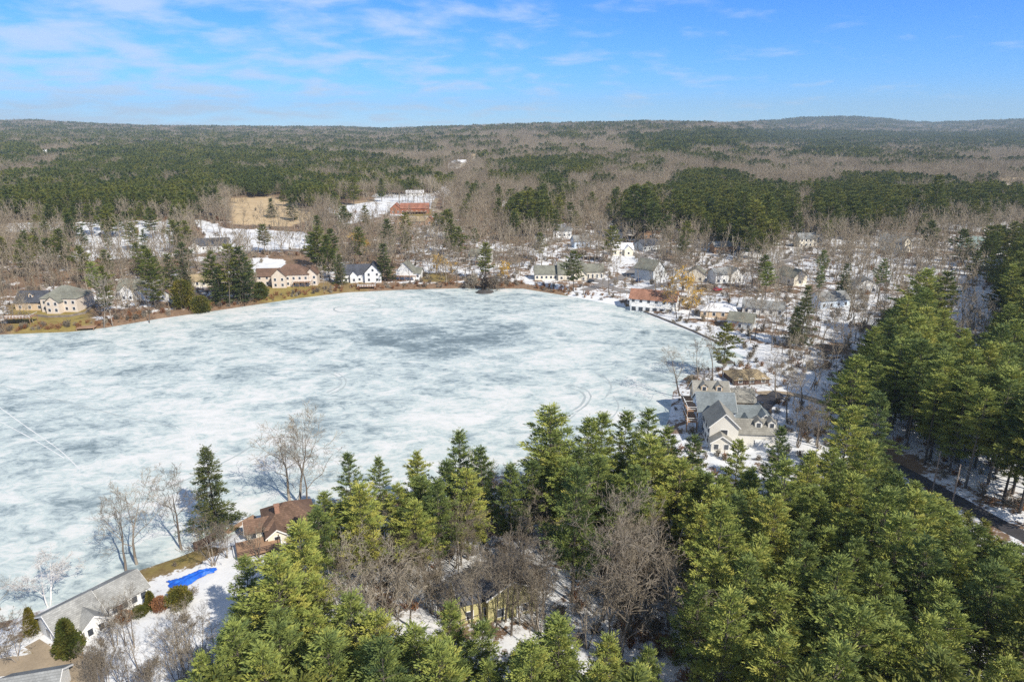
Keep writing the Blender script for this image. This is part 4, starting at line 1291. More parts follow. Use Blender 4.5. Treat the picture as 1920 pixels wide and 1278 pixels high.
deck_thing('lake_deck', 'white railed deck on posts behind bare trunks at the left frame edge', 35, 606, 13, 6, 3.0, 0.1)
deck_thing('boat_dock', 'small pale timber dock at the foot of the olive lawn', 163, 617, 7, 4, 1.0, 0.2, False)
deck_thing('garden_deck', 'brown timber deck in front of the brown roofed house', 485, 1030, 8, 5.5, 1.0, 0.45, True, 'wood', 'wood_d')
deck_thing('shore_platform', 'small white edged platform on the brown bank below the white black roofed house', 688, 540, 9, 4, 1.2, 0.1, True)

fx = gpts([(398, 438), (430, 440), (470, 440), (520, 440), (580, 440)])
root = empty('field_fence', (float(fx[0][0]), float(fx[0][1]), float(hz(*fx[0])))); tag(root, 'dark post and rail fence across the snowy field left of centre', 'fence')
o0 = np.array(root.location)
mr = MB()
for a, b in zip(fx[:-1], fx[1:]):
    k = max(2, int(np.linalg.norm(b - a) / 5))
    for i in range(k):
        q = a + (b - a) * i / k; q2 = a + (b - a) * (i + 1) / k
        z = float(hz(*q)) - o0[2]; z2 = float(hz(*q2)) - o0[2]
        m = MB(); m.tube([(q[0] - o0[0], q[1] - o0[1], z - 0.4), (q[0] - o0[0], q[1] - o0[1], z + 1.9)], 0.13, 5); m.build('post', M['wood_d'], root)
        for hh in (0.8, 1.5): mr.tube([(q[0] - o0[0], q[1] - o0[1], z + hh), (q2[0] - o0[0], q2[1] - o0[1], z2 + hh)], 0.06, 4)
mr.build('rail', M['wood_d'], root)

# blue tarp: a crumpled sheet over a low heap
tx, ty = at(362, 1084)
us = np.linspace(-1, 1, 46); vs = np.linspace(-1, 1, 24)
UU, VV2 = np.meshgrid(us, vs)
edge = 1 + 0.18 * fbm(UU * 2.2, VV2 * 2.2, 5)
lx = UU * 3.9 * edge; ly = VV2 * 1.35 * edge * (1 - 0.45 * UU) + 0.5 * np.sin(UU * 3)
a_ = 0.62
wx = tx + lx * math.cos(a_) - ly * math.sin(a_); wy = ty + lx * math.sin(a_) + ly * math.cos(a_)
rr = np.clip(1 - UU ** 2, 0, 1) * np.clip(1 - VV2 ** 2, 0, 1)
wz = hz(wx, wy) + 0.08 + 0.9 * rr ** 0.6 * (0.7 + 0.5 * fbm(UU * 3, VV2 * 2, 8)) + 0.34 * np.abs(fbm(UU * 8, VV2 * 5, 12))
idx = np.arange(46 * 24).reshape(24, 46)
Q = np.stack([idx[:-1, :-1].ravel(), idx[:-1, 1:].ravel(), idx[1:, 1:].ravel(), idx[1:, :-1].ravel()], 1)
tag(link('tarp', np_mesh('tarp', np.stack([wx.ravel(), wy.ravel(), wz.ravel()], 1), [Q], [M['tarp']])), 'crumpled bright blue tarp over a heap on the snow by the shore lawn', 'tarp')

# utility poles by the road on the right, with wires
tops = []
for (px_, py_, lab) in ((1748, 922, 'nearer the wood, leftmost of the two bare utility poles by the shaded road'), (1784, 950, 'right one of the two bare utility poles by the shaded road')):
    x, y = at(px_, py_); z = float(hz(x, y))
    root = empty('utility_pole', (x, y, z), 0.9); tag(root, lab, 'utility pole', 'utility poles along the shaded road')
    H_ = 10.0
    m = MB(); m.tube([(0, 0, -1), (0, 0, H_)], 0.17, 8, 0.12); m.build('pole', M['pole'], root)
    m = MB(); m.box(-1.1, 1.1, -0.07, 0.07, H_ - 0.8, H_ - 0.65); m.build('crossarm', M['pole'], root)
    for sx in (-0.95, 0, 0.95):
        m = MB(); m.tube([(sx, 0, H_ - 0.65), (sx, 0, H_ - 0.4)], 0.06, 6); m.build('insulator', M['metal'], root)
    tops.append((x, y, z + H_ - 0.4))
dv = np.array(tops[1]) - np.array(tops[0])
far_end = [np.array(tops[0]) - dv * 3.0, np.array(tops[0]), np.array(tops[1]), np.array(tops[1]) + dv * 3.5]
m = MB()
for off in (-0.8, 0.8):
    for a, b in zip(far_end[:-1], far_end[1:]):
        pts = []
        for i in range(9):
            t_ = i / 8; q = a + (b - a) * t_; pts.append((q[0] + off * 0.6, q[1] - off * 0.6, q[2] - 1.6 * 4 * t_ * (1 - t_) * np.linalg.norm(b - a) / 60))
        m.tube(pts, 0.03, 4)
tag(m.build('power_lines', M['wire']), 'thin power lines strung past the two utility poles', 'power line')

# dark rock in the ice off the centre of the far shore
def rock(px, py, r, h, label, seed, zmin=0.0, mat='stone', name='boulder'):
    import bmesh
    x, y = at(px, py, 0, zmin)
    bm = bmesh.new(); bmesh.ops.create_icosphere(bm, subdivisions=3, radius=1)
    for v in bm.verts:
        n = 1 + 0.28 * float(fbm(np.array([v.co.x * 1.7 + seed]), np.array([v.co.y * 1.7 + v.co.z * 1.3]), seed, 3)[0])
        v.co = Vector((v.co.x * r * n, v.co.y * r * 0.8 * n, max(v.co.z, -0.3) * h * n))
    me = bpy.data.meshes.new(name); bm.to_mesh(me); bm.free(); me.materials.append(M[mat])
    o = link(name, me, None, (x, y, max(float(hz(x, y)), zmin)))
    tag(o, label, 'rock')


rock(908, 548, 4.6, 1.3, 'dark boulder islet in the ice off the far shore', 3, mat='stone_dark')
rock(1360, 679, 2.8, 1.2, 'small round dark heap on the snow before the tan hipped roof', 5, mat='stone_dark')

# ------------------------------------------------------------------ vegetation


def bush_parts(seed, H=3.0, R=1.3, n=700, cone=False):
    rng = np.random.default_rng(seed)
    u = rng.uniform(0, 1, n) ** 0.5
    z = rng.uniform(0.06, 1, n)
    prof = (1 - z) ** 0.7 * 1.05 + 0.06 if cone else np.sqrt(np.clip(1 - (z * 1.7 - 0.75) ** 2, 0.02, 1))
    az = rng.uniform(0, 6.28, n)
    lob = 1 + 0.22 * np.sin(3 * az + seed) * np.sin(z * 7 + seed) + 0.16 * np.sin(7 * az - seed) * np.sin(z * 13 + 2 * seed) + rng.normal(0, 0.07, n)
    P = np.stack([np.cos(az) * u * prof * R * lob, np.sin(az) * u * prof * R * lob, z * H], 1)
    D = norm(np.stack([np.cos(az), np.sin(az), np.full(n, 0.9 if cone else 0.5)], 1) + rng.normal(0, 0.5, (n, 3)))
    V, F = blades(P, D, H * 0.085 * rng.uniform(0.6, 1.5, n), H * 0.019 * rng.uniform(0.7, 1.3, n), rng)
    tint = np.repeat(np.clip(0.5 + 0.3 * np.sin(az * 2 + seed) * np.sin(z * 5) + rng.normal(0, 0.2, n), 0, 1), 4)
    st0 = np.zeros((5, 3)); st0[:, 2] = -0.2
    a = np.arange(5) * 1.257
    st1 = np.stack([np.cos(a) * R * 0.35, np.sin(a) * R * 0.35, np.full(5, H * 0.6)], 1)
    tv, tf = tubes(st0, st1, np.full(5, 0.035 * H), np.full(5, 0.01 * H), 5)
    return (tv, tf, np.full(len(tv), 0.5)), (V, F, tint)


PINE['cone_shrub'] = [(*two_meshes('cone_shrub', *bush_parts(201 + i, 5, 1.35, 6500, True), M['bark_pine'], M['cedar']), 5) for i in range(2)]
PINE['round_shrub'] = [(*two_meshes('round_shrub', *bush_parts(211 + i, 3, 1.5, 4500), M['bark'], M['cedar']), 3) for i in range(2)]
PINE['round_shrub_dark'] = [(*two_meshes('round_shrub_dark', *bush_parts(216, 3, 1.5, 4000), M['bark'], M['twig_red']), 3)]
BARE['islet'] = [(*two_meshes('islet_brush', *bare_parts(231, 4, 0.6, 1, stems=9, fork=0.1, twig=0.03), M['twig_dark'], M['twig_dark']), 4)]
BARE['shrub_red'] = [(*two_meshes('red_brush', *bare_parts(221 + i, 4, 0.5, 1, stems=6, fork=0.15, twig=0.016), M['twig_red'], M['twig_red']), 4) for i in range(2)]
BARE['shrub_brown'] = [(*two_meshes('brown_brush', *bare_parts(226 + i, 4, 0.5, 1, stems=6, fork=0.15, twig=0.014), M['twig'], M['twig']), 4) for i in range(3)]

REC = {'pine': [], 'bare': []}


def add(kind, var, x, y, H, zone, prio=0, label=None, wide=1.0, name=None):
    REC[kind].append(dict(var=var, x=float(x), y=float(y), H=float(H), zone=zone, prio=prio, label=label, wide=wide, name=name))


def by_top(kind, var, px, py, H, zone, label=None, wide=1.0, prio=5, name=None):
    x, y = at(px, py, H)
    add(kind, var, x, y, H, zone, prio, label, wide, name)


def by_base(kind, var, bx, by, ty, zone, label=None, wide=1.0, prio=5, name=None):
    x, y = at(bx, by)
    add(kind, var, x, y, height_for_top(x, y, ty), zone, prio, label, wide, name)


# --- near evergreens with their own outline against the ice
by_base('pine', 'spruce0', 408, 1003, 838, 'near', 'lone conical spruce on the near shore between bare trees and brown roof', 1.15, 9, 'spruce_tree')
NEAR_TOPS = [
    (652, 850, 18, 'pine on the near shore, second crown right of the brown roof, dark against ice', 0.8),
    (708, 860, 17, 'slim pine on the near shore between two taller pines with ice behind', 0.75),
    (600, 925, 15, 'low broad pine hiding the right end of the brown roof', 1.1),
    (745, 905, 16, 'low pine in the dip of the shoreline crowns against the ice', 1.0),
    (782, 850, 19, 'pointed pine on the near shore left of the twin tall crowns', 0.9),
    (862, 812, 22, 'tall pointed pine rising over the ice left of the biggest pine clump', 0.95),
    (905, 836, 21, 'broad pine touching the tall pointed pine on its right', 0.95),
    (955, 868, 19, 'pine with ice showing at its right, before the biggest pine clump', 0.85),
    (1036, 756, 27, 'biggest pine of all, its broad dark crown rising highest over the ice', 1.3),
    (1098, 782, 23, 'pine shouldering the biggest pine on its right', 1.0),
    (1132, 775, 23, 'pine with yellowish top in the shoreline row right of the biggest pine', 0.95),
    (1168, 771, 23, 'slender pine in the shoreline row with its tip against the snow', 0.9),
    (1215, 770, 23, 'pine at the right end of the shoreline row beside the shore bend', 1.0),
    (1258, 798, 21, 'pine just left of the townhouse balconies', 0.95),
    (1302, 815, 20, 'thin greyish pine before the left corner of the nearest townhouse', 0.85),
    (1388, 822, 19, 'pine whose tip covers the foot of the townhouse gable', 0.9),
    (1466, 802, 19, 'pine tip standing beside the white garage of the nearest townhouse', 0.8),
    (1520, 850, 20, 'pine right of the townhouse garage before the snowy yard', 1.0),
    (1592, 764, 24, 'dark pine standing alone where the two woods meet right of the snowy yard', 1.05),
    (1655, 735, 22, 'yellowish pine at the left edge of the right wood above the snowy yard', 1.0),
    (1080, 880, 25, 'yellow green pine directly below the biggest pine, its long trunk bare below', 1.0),
    (552, 978, 21, 'broad bright green pine in front of the brown roofed house', 1.25),
    (456, 1046, 16, 'yellow green narrow pine right of the blue tarp', 0.95),
    (520, 1135, 17, 'pine below the broad bright pine near the lower left yard', 1.15),
    (430, 1180, 15, 'pine at the right edge of the snowy lower left yard', 1.05),
    (610, 1185, 17, 'pine at the bottom edge below the left bare thicket', 1.1),
    (705, 1150, 18, 'pine at the bottom edge in front of the left bare thicket', 1.1),
    (842, 1138, 17, 'small topped pine below and left of the yellow house', 0.9),
    (905, 1165, 17, 'pine at the bottom edge just below the yellow house', 1.0),
    (975, 1200, 15, 'bright pine at the bottom edge right of the yellow house', 1.0),
    (1140, 1200, 16, 'pine at the bottom edge below the brown thicket', 1.0),
    (1310, 1100, 17, 'yellow green pine at the right foot of the brown thicket', 1.1),
    (1215, 1215, 14, 'pine at the bottom edge beside the snowy gap', 0.9)]
for a, b, H, lab, wd in NEAR_TOPS: by_top('pine', 'pine0', a, b, H, 'near', lab, wd, 8)

SIL_X = [400, 560, 600, 650, 700, 750, 800, 860, 910, 960, 1000, 1036, 1100, 1170, 1220, 1260, 1300, 1330, 1460, 1520, 1560, 1592, 1640, 1690, 1735, 1830, 1920, 2060]
SIL_Y = [1150, 990, 940, 870, 880, 930, 870, 840, 860, 890, 850, 790, 800, 795, 795, 820, 835, 862, 862, 850, 800, 795, 815, 885, 915, 972, 1030, 1120]
CLEAR = [[(632, 1010), (810, 1020), (810, 1105), (700, 1120), (640, 1100)], [(870, 1010), (1040, 1000), (1045, 1125), (960, 1135), (880, 1115)], [(1090, 950), (1280, 1000), (1300, 1100), (1250, 1130), (1100, 1135)],
         [(700, 880), (760, 880), (760, 900), (700, 900)], [(1800, 1170), (1830, 1170), (1830, 1240), (1800, 1240)], [(960, 930), (1010, 930), (1010, 1010), (960, 1010)], [(1225, 1195), (1300, 1195), (1310, 1290), (1230, 1290)]]
WOOD_A = [(470, 1010), (640, 940), (960, 900), (1040, 850), (1300, 850), (1460, 860), (1560, 850), (1670, 850), (1735, 905), (1830, 965), (1990, 1060), (2100, 1500), (300, 1500), (400, 1180)]
WOOD_B = [(1592, 640), (1640, 600), (1690, 560), (1738, 540), (1790, 590), (1835, 625), (1880, 590), (1890, 520), (1870, 450), (1930, 430), (2200, 430), (2200, 1010), (1990, 960), (1900, 880), (1800, 850), (1700, 830), (1640, 790), (1600, 740), (1575, 690)]
ROADS = []


def hash_sample(cands, dmin, existing=()):
    """greedy Poisson thinning"""
    cell = dmin; grid = {}
    def k(p): return (int(p[0] // cell), int(p[1] // cell))
    for p in existing: grid.setdefault(k(p), []).append(p)
    out = []
    for p in cands:
        a, b = k(p); ok = True
        for i in (-1, 0, 1):
            for j in (-1, 0, 1):
                for q in grid.get((a + i, b + j), ()):
                    if (q[0] - p[0]) ** 2 + (q[1] - p[1]) ** 2 < dmin * dmin: ok = False
        if ok: out.append(p); grid.setdefault((a, b), []).append(p)
    return out


def lake_ok(x, y, m=2.0):
    X = np.array([x]); Y = np.array([y])
    return (not inpoly(LAKE, X, Y)[0]) and polydist(LAKE, X, Y)[0] > m


def near_house(x, y, extra=2.0):
    return any((x - h[0]) ** 2 + (y - h[1]) ** 2 < (h[2] + extra) ** 2 for h in HOUSE_BOX)


def hides_house(x, y, H, half, rng):
    """does a tree here cover a house in the photo?"""
    z = float(hz(x, y))
    bx, by, dep = proj(x, y, z); _, ty, _ = proj(x, y, z + H)
    hw = half * FOC / dep
    for h in HOUSE_BOX:
        zz = float(hz(h[0], h[1]))
        px, py, d2 = proj(h[0], h[1], zz); _, pt, _ = proj(h[0], h[1], zz + h[4])
        if d2 <= dep: continue
        if abs(px - bx) < h[5] * FOC / d2 * 0.9 + hw and ty < py and by > pt:
            if rng.random() < h[3] * 0.50: return True
    return False


def near_road(x, y, m=4.5):
    for R in ROADS:
        if np.min((R[:, 0] - x) ** 2 + (R[:, 1] - y) ** 2) < m * m: return True
    return False


for pts in ([(1404, 800), (1418, 775), (1428, 756), (1448, 742), (1500, 742), (1545, 757), (1585, 778)], ROAD_E,
            [(1095, 545), (1130, 533), (1165, 520), (1190, 505), (1205, 485), (1170, 470), (1120, 462)], [(1130, 533), (1180, 548), (1220, 540), (1300, 520), (1420, 505), (1520, 480), (1640, 470)],
            [(820, 372), (812, 390), (830, 402), (825, 425)], [(-40, 1255), (30, 1247), (90, 1238), (135, 1256), (160, 1300)]):
    P = gpts(pts)
    ROADS.append(np.concatenate([a + (b - a) * np.linspace(0, 1, 30)[:, None] for a, b in zip(P[:-1], P[1:])]))


def fill_wood(poly, href, dmin, hr, zone, var, seed, clear=(), sil=None, wide=(0.85, 1.1)):
    G = [at(a, min(b, 1490), href) for a, b in poly]
    xs = [g[0] for g in G]; ys = [g[1] for g in G]
    rng = np.random.default_rng(seed)
    n = int((max(xs) - min(xs)) * (max(ys) - min(ys)) / (dmin * dmin) * 14)
    c = np.stack([rng.uniform(min(xs), max(xs), n), rng.uniform(min(ys), max(ys), n)], 1)
    c = c[inpoly([tuple(g) for g in G], c[:, 0], c[:, 1])]
    ex = [(r['x'], r['y']) for r in REC['pine']]
    cl = hash_sample([tuple(p) for p in c], dmin, ex)
    R = random.Random(seed)
    for x, y in cl:
        H = R.uniform(*hr)
        if y < 18: continue
        if not lake_ok(x, y, 4) or near_house(x, y) or near_road(x, y, 5.0): continue
        z = float(hz(x, y))
        bad = False
        gx, gy, _ = proj(x, y, z)
        if zone == 'right wood' and gx > 1600 and gy > np.interp(gx, [p[0] for p in ROAD_E], [p[1] for p in ROAD_E]) - 14: continue
        tx_, ty_, dep = proj(x, y, z + H)
        if not (-120 < tx_ < 2040) or ty_ > 1330: continue
        if sil:
            s = float(np.interp(tx_, SIL_X, SIL_Y))
            if ty_ < s + 8:
                H2 = height_for_top(x, y, s + (R.uniform(2, 20) if tx_ > 1640 else R.uniform(10, 50)))
                if H2 < hr[0] * (0.5 if tx_ > 1640 else 0.72): continue
                H = H2
        for f in (0.6, 0.78, 0.97):
            q = proj(x, y, z + H * f)
            w = 2.6 * FOC / q[2] * (1.25 - f)
            for P in clear:
                if inpoly(P, np.array([q[0] - w, q[0], q[0] + w]), np.array([q[1]] * 3)).any(): bad = True
        if bad: continue
        if hides_house(x, y, H, 2.2, R): continue
        add('pine', R.choice(var), x, y, H, zone, 2, None, R.uniform(*wide))


fill_wood(WOOD_A, 13, 4.4, (14.5, 22.5), 'near wood', ['pine0'], 7, CLEAR, True, (0.95, 1.3))
for i in range(46):      # short pines hiding the near verge of the shaded road
    R9 = random.Random(900 + i)
    px0 = 1665 + i * 7.5 + R9.uniform(-4, 4)
    H = R9.uniform(8, 14)
    x, y = at(px0, float(np.interp(px0, SIL_X, SIL_Y)) - 2 + R9.uniform(-7, 16), H)
    if near_road(x, y, 4.0): continue
    if any((r['x'] - x) ** 2 + (r['y'] - y) ** 2 < 5 for r in REC['pine']): continue
    add('pine', 'pine0', x, y, H, 'near wood', 3, None, R9.uniform(1.1, 1.5))
WOOD_F = [(1640, 795), (1700, 845), (1760, 892), (1830, 932), (1990, 1022), (2100, 1080), (2100, 960), (1950, 900), (1850, 855), (1700, 790)]
SIL_X, SIL_Y = [1540, 1600, 1640, 1690, 1738, 1790, 1835, 1870, 1895, 1920, 2100], [760, 650, 610, 556, 520, 590, 632, 590, 480, 432, 400]
fill_wood(WOOD_F, 0, 4.2, (22, 27), 'right wood', ['tallpine1', 'tallpine1', 'pine0'], 18, [], True, (1.0, 1.3))
fill_wood(WOOD_B, 17, 5.8, (19, 27), 'right wood', ['pine0', 'pine0', 'pine0', 'tallpine1'], 8, [[(1785, 545), (1880, 545), (1880, 600), (1785, 600)], [(1690, 850), (1800, 870), (1990, 980), (1990, 1060), (1690, 900)]], True, (0.95, 1.2))
# the dark topped crown at the head of the right wood
by_top('pine', 'pine0', 1738, 506, 27, 'right wood', 'large dark round topped pine at the head of the right wood', 1.5, 9)

# --- bare trees near the shore
for bx, by, ty, var, lab, wd, nm in [
    (258, 1062, 912, 'oak0', 'big bare tree with dark forked trunk on the shore behind the ranch house', 1.15, None),
    (236, 1074, 940, 'slim0', 'slimmer pale bare trunk left of the big forked tree behind the ranch house', 1.1, None),
    (342, 1034, 885, 'oak0', 'thin leaning bare tree on the shore left of the lone spruce', 1.0, None),
    (545, 945, 795, 'oak0', 'spreading bare tree before the ice above the brown roof, leftmost of three trunks', 1.35, None),
    (560, 948, 800, 'slim0', 'middle bare trunk of the three above the brown roof', 1.2, None),
    (577, 950, 812, 'oak0', 'rightmost pale bare trunk of the three above the brown roof', 1.0, None),
    (92, 1136, 1040, 'birch0', 'white barked twiggy birch on the shore behind the ranch house', 1.35, 'birch_tree'),
    (5, 1150, 1060, 'oak0', 'dark bare tree cut by the left frame edge at the lake', 1.0, None),
    (400, 1060, 985, 'multi0', 'grey many stemmed bare tree below the lone spruce', 1.3, None),
    (425, 1045, 990, 'multi0', 'tangled bare tree between spruce and brown deck', 1.1, None),
    (485, 1045, 985, 'multi0', 'pale bare sapling in front of the garden deck', 0.8, None),
    (345, 1262, 1145, 'slim0', 'tall thin bare sapling in the snowy lower left yard', 0.9, None),
    (720, 1190, 1030, 'oak0', 'spreading bare tree in the left thicket of the pine wood, palest of its group', 1.25, None),
    (668, 1180, 1025, 'oak0', 'bare tree at the left side of the left thicket in the pine wood', 1.1, None),
    (770, 1175, 1050, 'oak0', 'bare tree at the right side of the left thicket in the pine wood', 1.1, None),
    (700, 1215, 1080, 'multi0', 'many stemmed bare tree at the foot of the left thicket', 1.2, None),
    (810, 1150, 1045, 'multi0', 'bare tree between the left thicket and the yellow house', 1.1, None),
    (900, 1160, 1040, 'slim0', 'slim bare tree at the left corner of the yellow house', 0.9, None),
    (947, 1165, 1020, 'slim0', 'slim bare tree in front of the yellow house wall', 1.0, None),
    (998, 1150, 1010, 'oak0', 'pale bare tree at the right corner of the yellow house', 0.9, None),
    (985, 1030, 935, 'oak0', 'bare tree on the shaded snow above the yellow house', 1.1, None),
    (1012, 1190, 1085, 'multi0', 'brown bush like bare tree below the right of the yellow house', 0.9, None),
    (1185, 1200, 975, 'oak0', 'largest bare tree of the brown thicket, with a pale forked trunk', 1.3, None),
    (1130, 1165, 960, 'oak0', 'bare tree at the left of the brown thicket in the pine wood', 1.15, None),
    (1225, 1165, 985, 'oak0', 'bare tree at the upper right of the brown thicket', 1.1, None),
    (1160, 1235, 1080, 'multi0', 'low bare tree at the foot of the brown thicket', 1.3, None),
    (1255, 1175, 1040, 'multi0', 'russet bare tree at the right of the brown thicket', 1.2, None),
    (1290, 1140, 1040, 'slim0', 'slim bare tree at the right end of the brown thicket', 0.9, None),
    (1100, 1215, 1100, 'multi0', 'bare tree beside the long pine trunk left of the brown thicket', 1.0, None),
    (1275, 742, 662, 'oak0', 'round crowned bare tree at the lake edge left of the townhouses', 1.35, None),
    (1320, 724, 685, 'multi0', 'low brown bare tree behind the left townhouse dormers', 1.3, None),
    (1375, 722, 690, 'multi0', 'russet bare tree before the tan hipped roof', 1.3, None),
    (1405, 724, 692, 'multi0', 'low russet bare tree below the tan hipped roof', 1.2, None),
    (32, 1240, 1180, 'multi0', 'dark bare bushy tree in the lower left corner', 1.5, 'bare_shrub'),
    (2, 1222, 1165, 'multi0', 'bare bush cut by the left frame edge below the ranch house', 1.5, 'bare_shrub'),
    (1476, 790, 690, 'oak0', 'tall pale bare tree beside the drive right of the townhouses', 1.1, None),
    (1500, 770, 680, 'oak0', 'bare tree at the drive bend right of the townhouses', 1.2, None),
    (1455, 745, 680, 'oak0', 'bare tree behind the drive right of the farthest townhouse', 1.0, None),
    (1495, 838, 760, 'multi0', 'shaded bare tree in the snowy yard right of the garage', 1.3, None),
    (1530, 835, 745, 'oak0', 'bare tree in blue shadow in the snowy yard right of the townhouses', 1.1, None),
    (1550, 800, 730, 'multi0', 'bare tree at the right edge of the snowy yard', 1.1, None),
    (1520, 730, 670, 'oak1', 'bare tree behind the snowy yard below the tall dark pine', 1.1, None),
    (1625, 1290, 1205, 'shrub_brown', 'russet bare bush at the bottom edge in the pine wood', 1.6, 'bare_shrub'),
    (1575, 1300, 1240, 'multi0', 'pale bare stems at the bottom edge in the pine wood', 0.9, None),
    (682, 478, 438, 'gold1', 'golden willow behind the white house with the near black roof', 1.35, 'willow_tree'),
    (832, 516, 478, 'gold1', 'golden willow on the shore centre by the small lawn', 1.3, 'willow_tree'),
    (940, 528, 490, 'gold1', 'golden willow on the shore right of the boulder islet', 1.0, 'willow_tree'),
    (1272, 583, 518, 'gold1', 'golden willow at the right end of the rust roofed boathouse', 1.15, 'willow_tree'),
    (909, 546, 518, 'islet', 'dark bare thicket growing on the boulder islet', 0.75, 'bare_shrub'),
    (930, 545, 515, 'shrub_brown', 'brown bush on the point right of the boulder islet', 1.4, 'bare_shrub'),
    (888, 542, 512, 'shrub_brown', 'brown bush on the shore left of the boulder islet', 1.4, 'bare_shrub'),
    (830, 385, 350, 'birch0', 'white twigged tree at the edge of the brown woods right of the barn', 1.4, 'birch_tree'),
    (1068, 425, 393, 'birch0', 'white twigged tree in the brown woods above the village', 1.4, 'birch_tree'),
    (280, 610, 545, 'pale1', 'pale slim bare tree on the bank right of the left shore retaining wall', 0.9, None),
    (195, 615, 525, 'pale1', 'pale tall bare tree on the left shore bank at the lawn edge', 1.1, None),
    (212, 612, 530, 'oak1', 'grey bare tree beside the tall pale one at the lawn edge', 1.1, None),
    (430, 575, 468, 'pale1', 'pale bare trunk between the paired dark evergreens on the left shore', 0.7, None)]:
    by_base('bare', var, bx, by, ty, 'near', lab, wd, 8, nm)
rr_ = random.Random(5)
for i in range(46):      # tall bare trees along the far bank
    bx = rr_.choice([rr_.uniform(170, 330), rr_.uniform(0, 60), rr_.uniform(400, 480), rr_.uniform(590, 660), rr_.uniform(730, 1000), rr_.uniform(1240, 1400)])
    by = float(np.interp(bx, [0, 200, 400, 650, 870, 980, 1060, 1190, 1300, 1398], [620, 608, 576, 541, 533, 534, 546, 570, 614, 655])) - rr_.uniform(0, 16)
    x, y = at(bx, by)
    if near_house(x, y, -0.5) or not lake_ok(x, y, 2) or near_road(x, y, 3): continue
    H = rr_.uniform(9, 17)
    if hides_house(x, y, H, 1.0, rr_): continue
    add('bare', rr_.choice(['oak1', 'pale1', 'oak1', 'slim0']), x, y, H, 'village', 3, None, 0.9)
for i in range(34):      # the thin thicket in the lower left yard
    bx, by = rr_.uniform(185, 400), rr_.uniform(1200, 1330)
    if 320 < bx < 370 and by < 1220: continue
    x, y = at(bx, by)
    if near_house(x, y, 0.5): continue
    add('bare', rr_.choice(['multi0', 'slim0', 'slim0']), x, y, rr_.uniform(5, 8.5), 'yard thicket', 4, None, 0.9)
for i in range(120):      # scrub around the clearings of the near wood
    bx, by = rr_.choice([(720, 1110), (960, 1120), (1190, 1110), (1190, 1080), (985, 985), (860, 1090)])
    bx += rr_.gauss(0, 50); by += rr_.gauss(0, 45)
    x, y = at(bx, by)
    if near_house(x, y, 1.0) or not lake_ok(x, y, 4): continue
    H = rr_.uniform(5, 12)
    if hides_house(x, y, H, 1.5, rr_): continue
    add('bare', rr_.choice(['multi0', 'multi0', 'oak0', 'slim0']), x, y, H, 'wood clearings', 4, None, 1.0)
for bx, by, H in ((905, 1180, 13), (930, 1185, 12), (958, 1190, 14), (975, 1172, 13), (1005, 1180, 12), (885, 1165, 12), (1020, 1160, 13)):
    x, y = at(bx, by)
    add('bare', rr_.choice(['multi0', 'slim0', 'oak0']), x, y, H, 'wood clearings', 6, None, 1.0)
for i in range(26):      # bare trees round the townhouse yard
    bx, by = rr_.uniform(1440, 1620), rr_.uniform(680, 850)
    x, y = at(bx, by)
    if near_house(x, y, 2) or near_road(x, y, 3.5) or not lake_ok(x, y, 3): continue
    H = rr_.uniform(6, 12)
    if hides_house(x, y, H, 1.5, rr_): continue
    add('bare', rr_.choice(['multi0', 'oak0', 'slim0']), x, y, H, 'townhouse yard', 4, None, 1.0)

# --- shrubs round the ranch house and on the left shore
for bx, by, ty, var, lab, wd in [
    (62, 1188, 1142, 'cone_shrub', 'dark green conical evergreen shrub at the left end wall of the ranch house', 0.8),
    (132, 1226, 1165, 'cone_shrub', 'golden green conical shrub before the ranch house gable', 1.1),
    (284, 1142, 1110, 'cone_shrub', 'olive upright shrub at the right front corner of the ranch house', 1.0),
    (301, 1144, 1120, 'round_shrub_dark', 'small russet round shrub beside the olive one at the ranch house corner', 0.9),
    (338, 1136, 1103, 'round_shrub', 'olive round shrub below the blue tarp', 1.1),
    (262, 1152, 1138, 'round_shrub', 'low olive hedge shrub under the ranch house windows', 1.8),
    (235, 1162, 1148, 'round_shrub_dark', 'low russet hedge shrub under the ranch house windows', 1.8),
    (346, 577, 527, 'round_shrub', 'large upright olive evergreen on the left shore', 0.75),
    (378, 586, 556, 'round_shrub', 'round olive evergreen shrub at the water edge of the left shore', 1.0),
    (490, 560, 530, 'round_shrub', 'brownish green shrub at the left end of the green lawn', 0.8),
]:
    x, y = at(bx, by); H = height_for_top(x, y, ty)
    place_tree('evergreen_shrub' if 'cone' in var or var == 'round_shrub' else 'shrub', var, x, y, H, int(bx), lab, 'shrub', 'evergreen shrubs' if var != 'round_shrub_dark' else 'russet shrubs', wd)

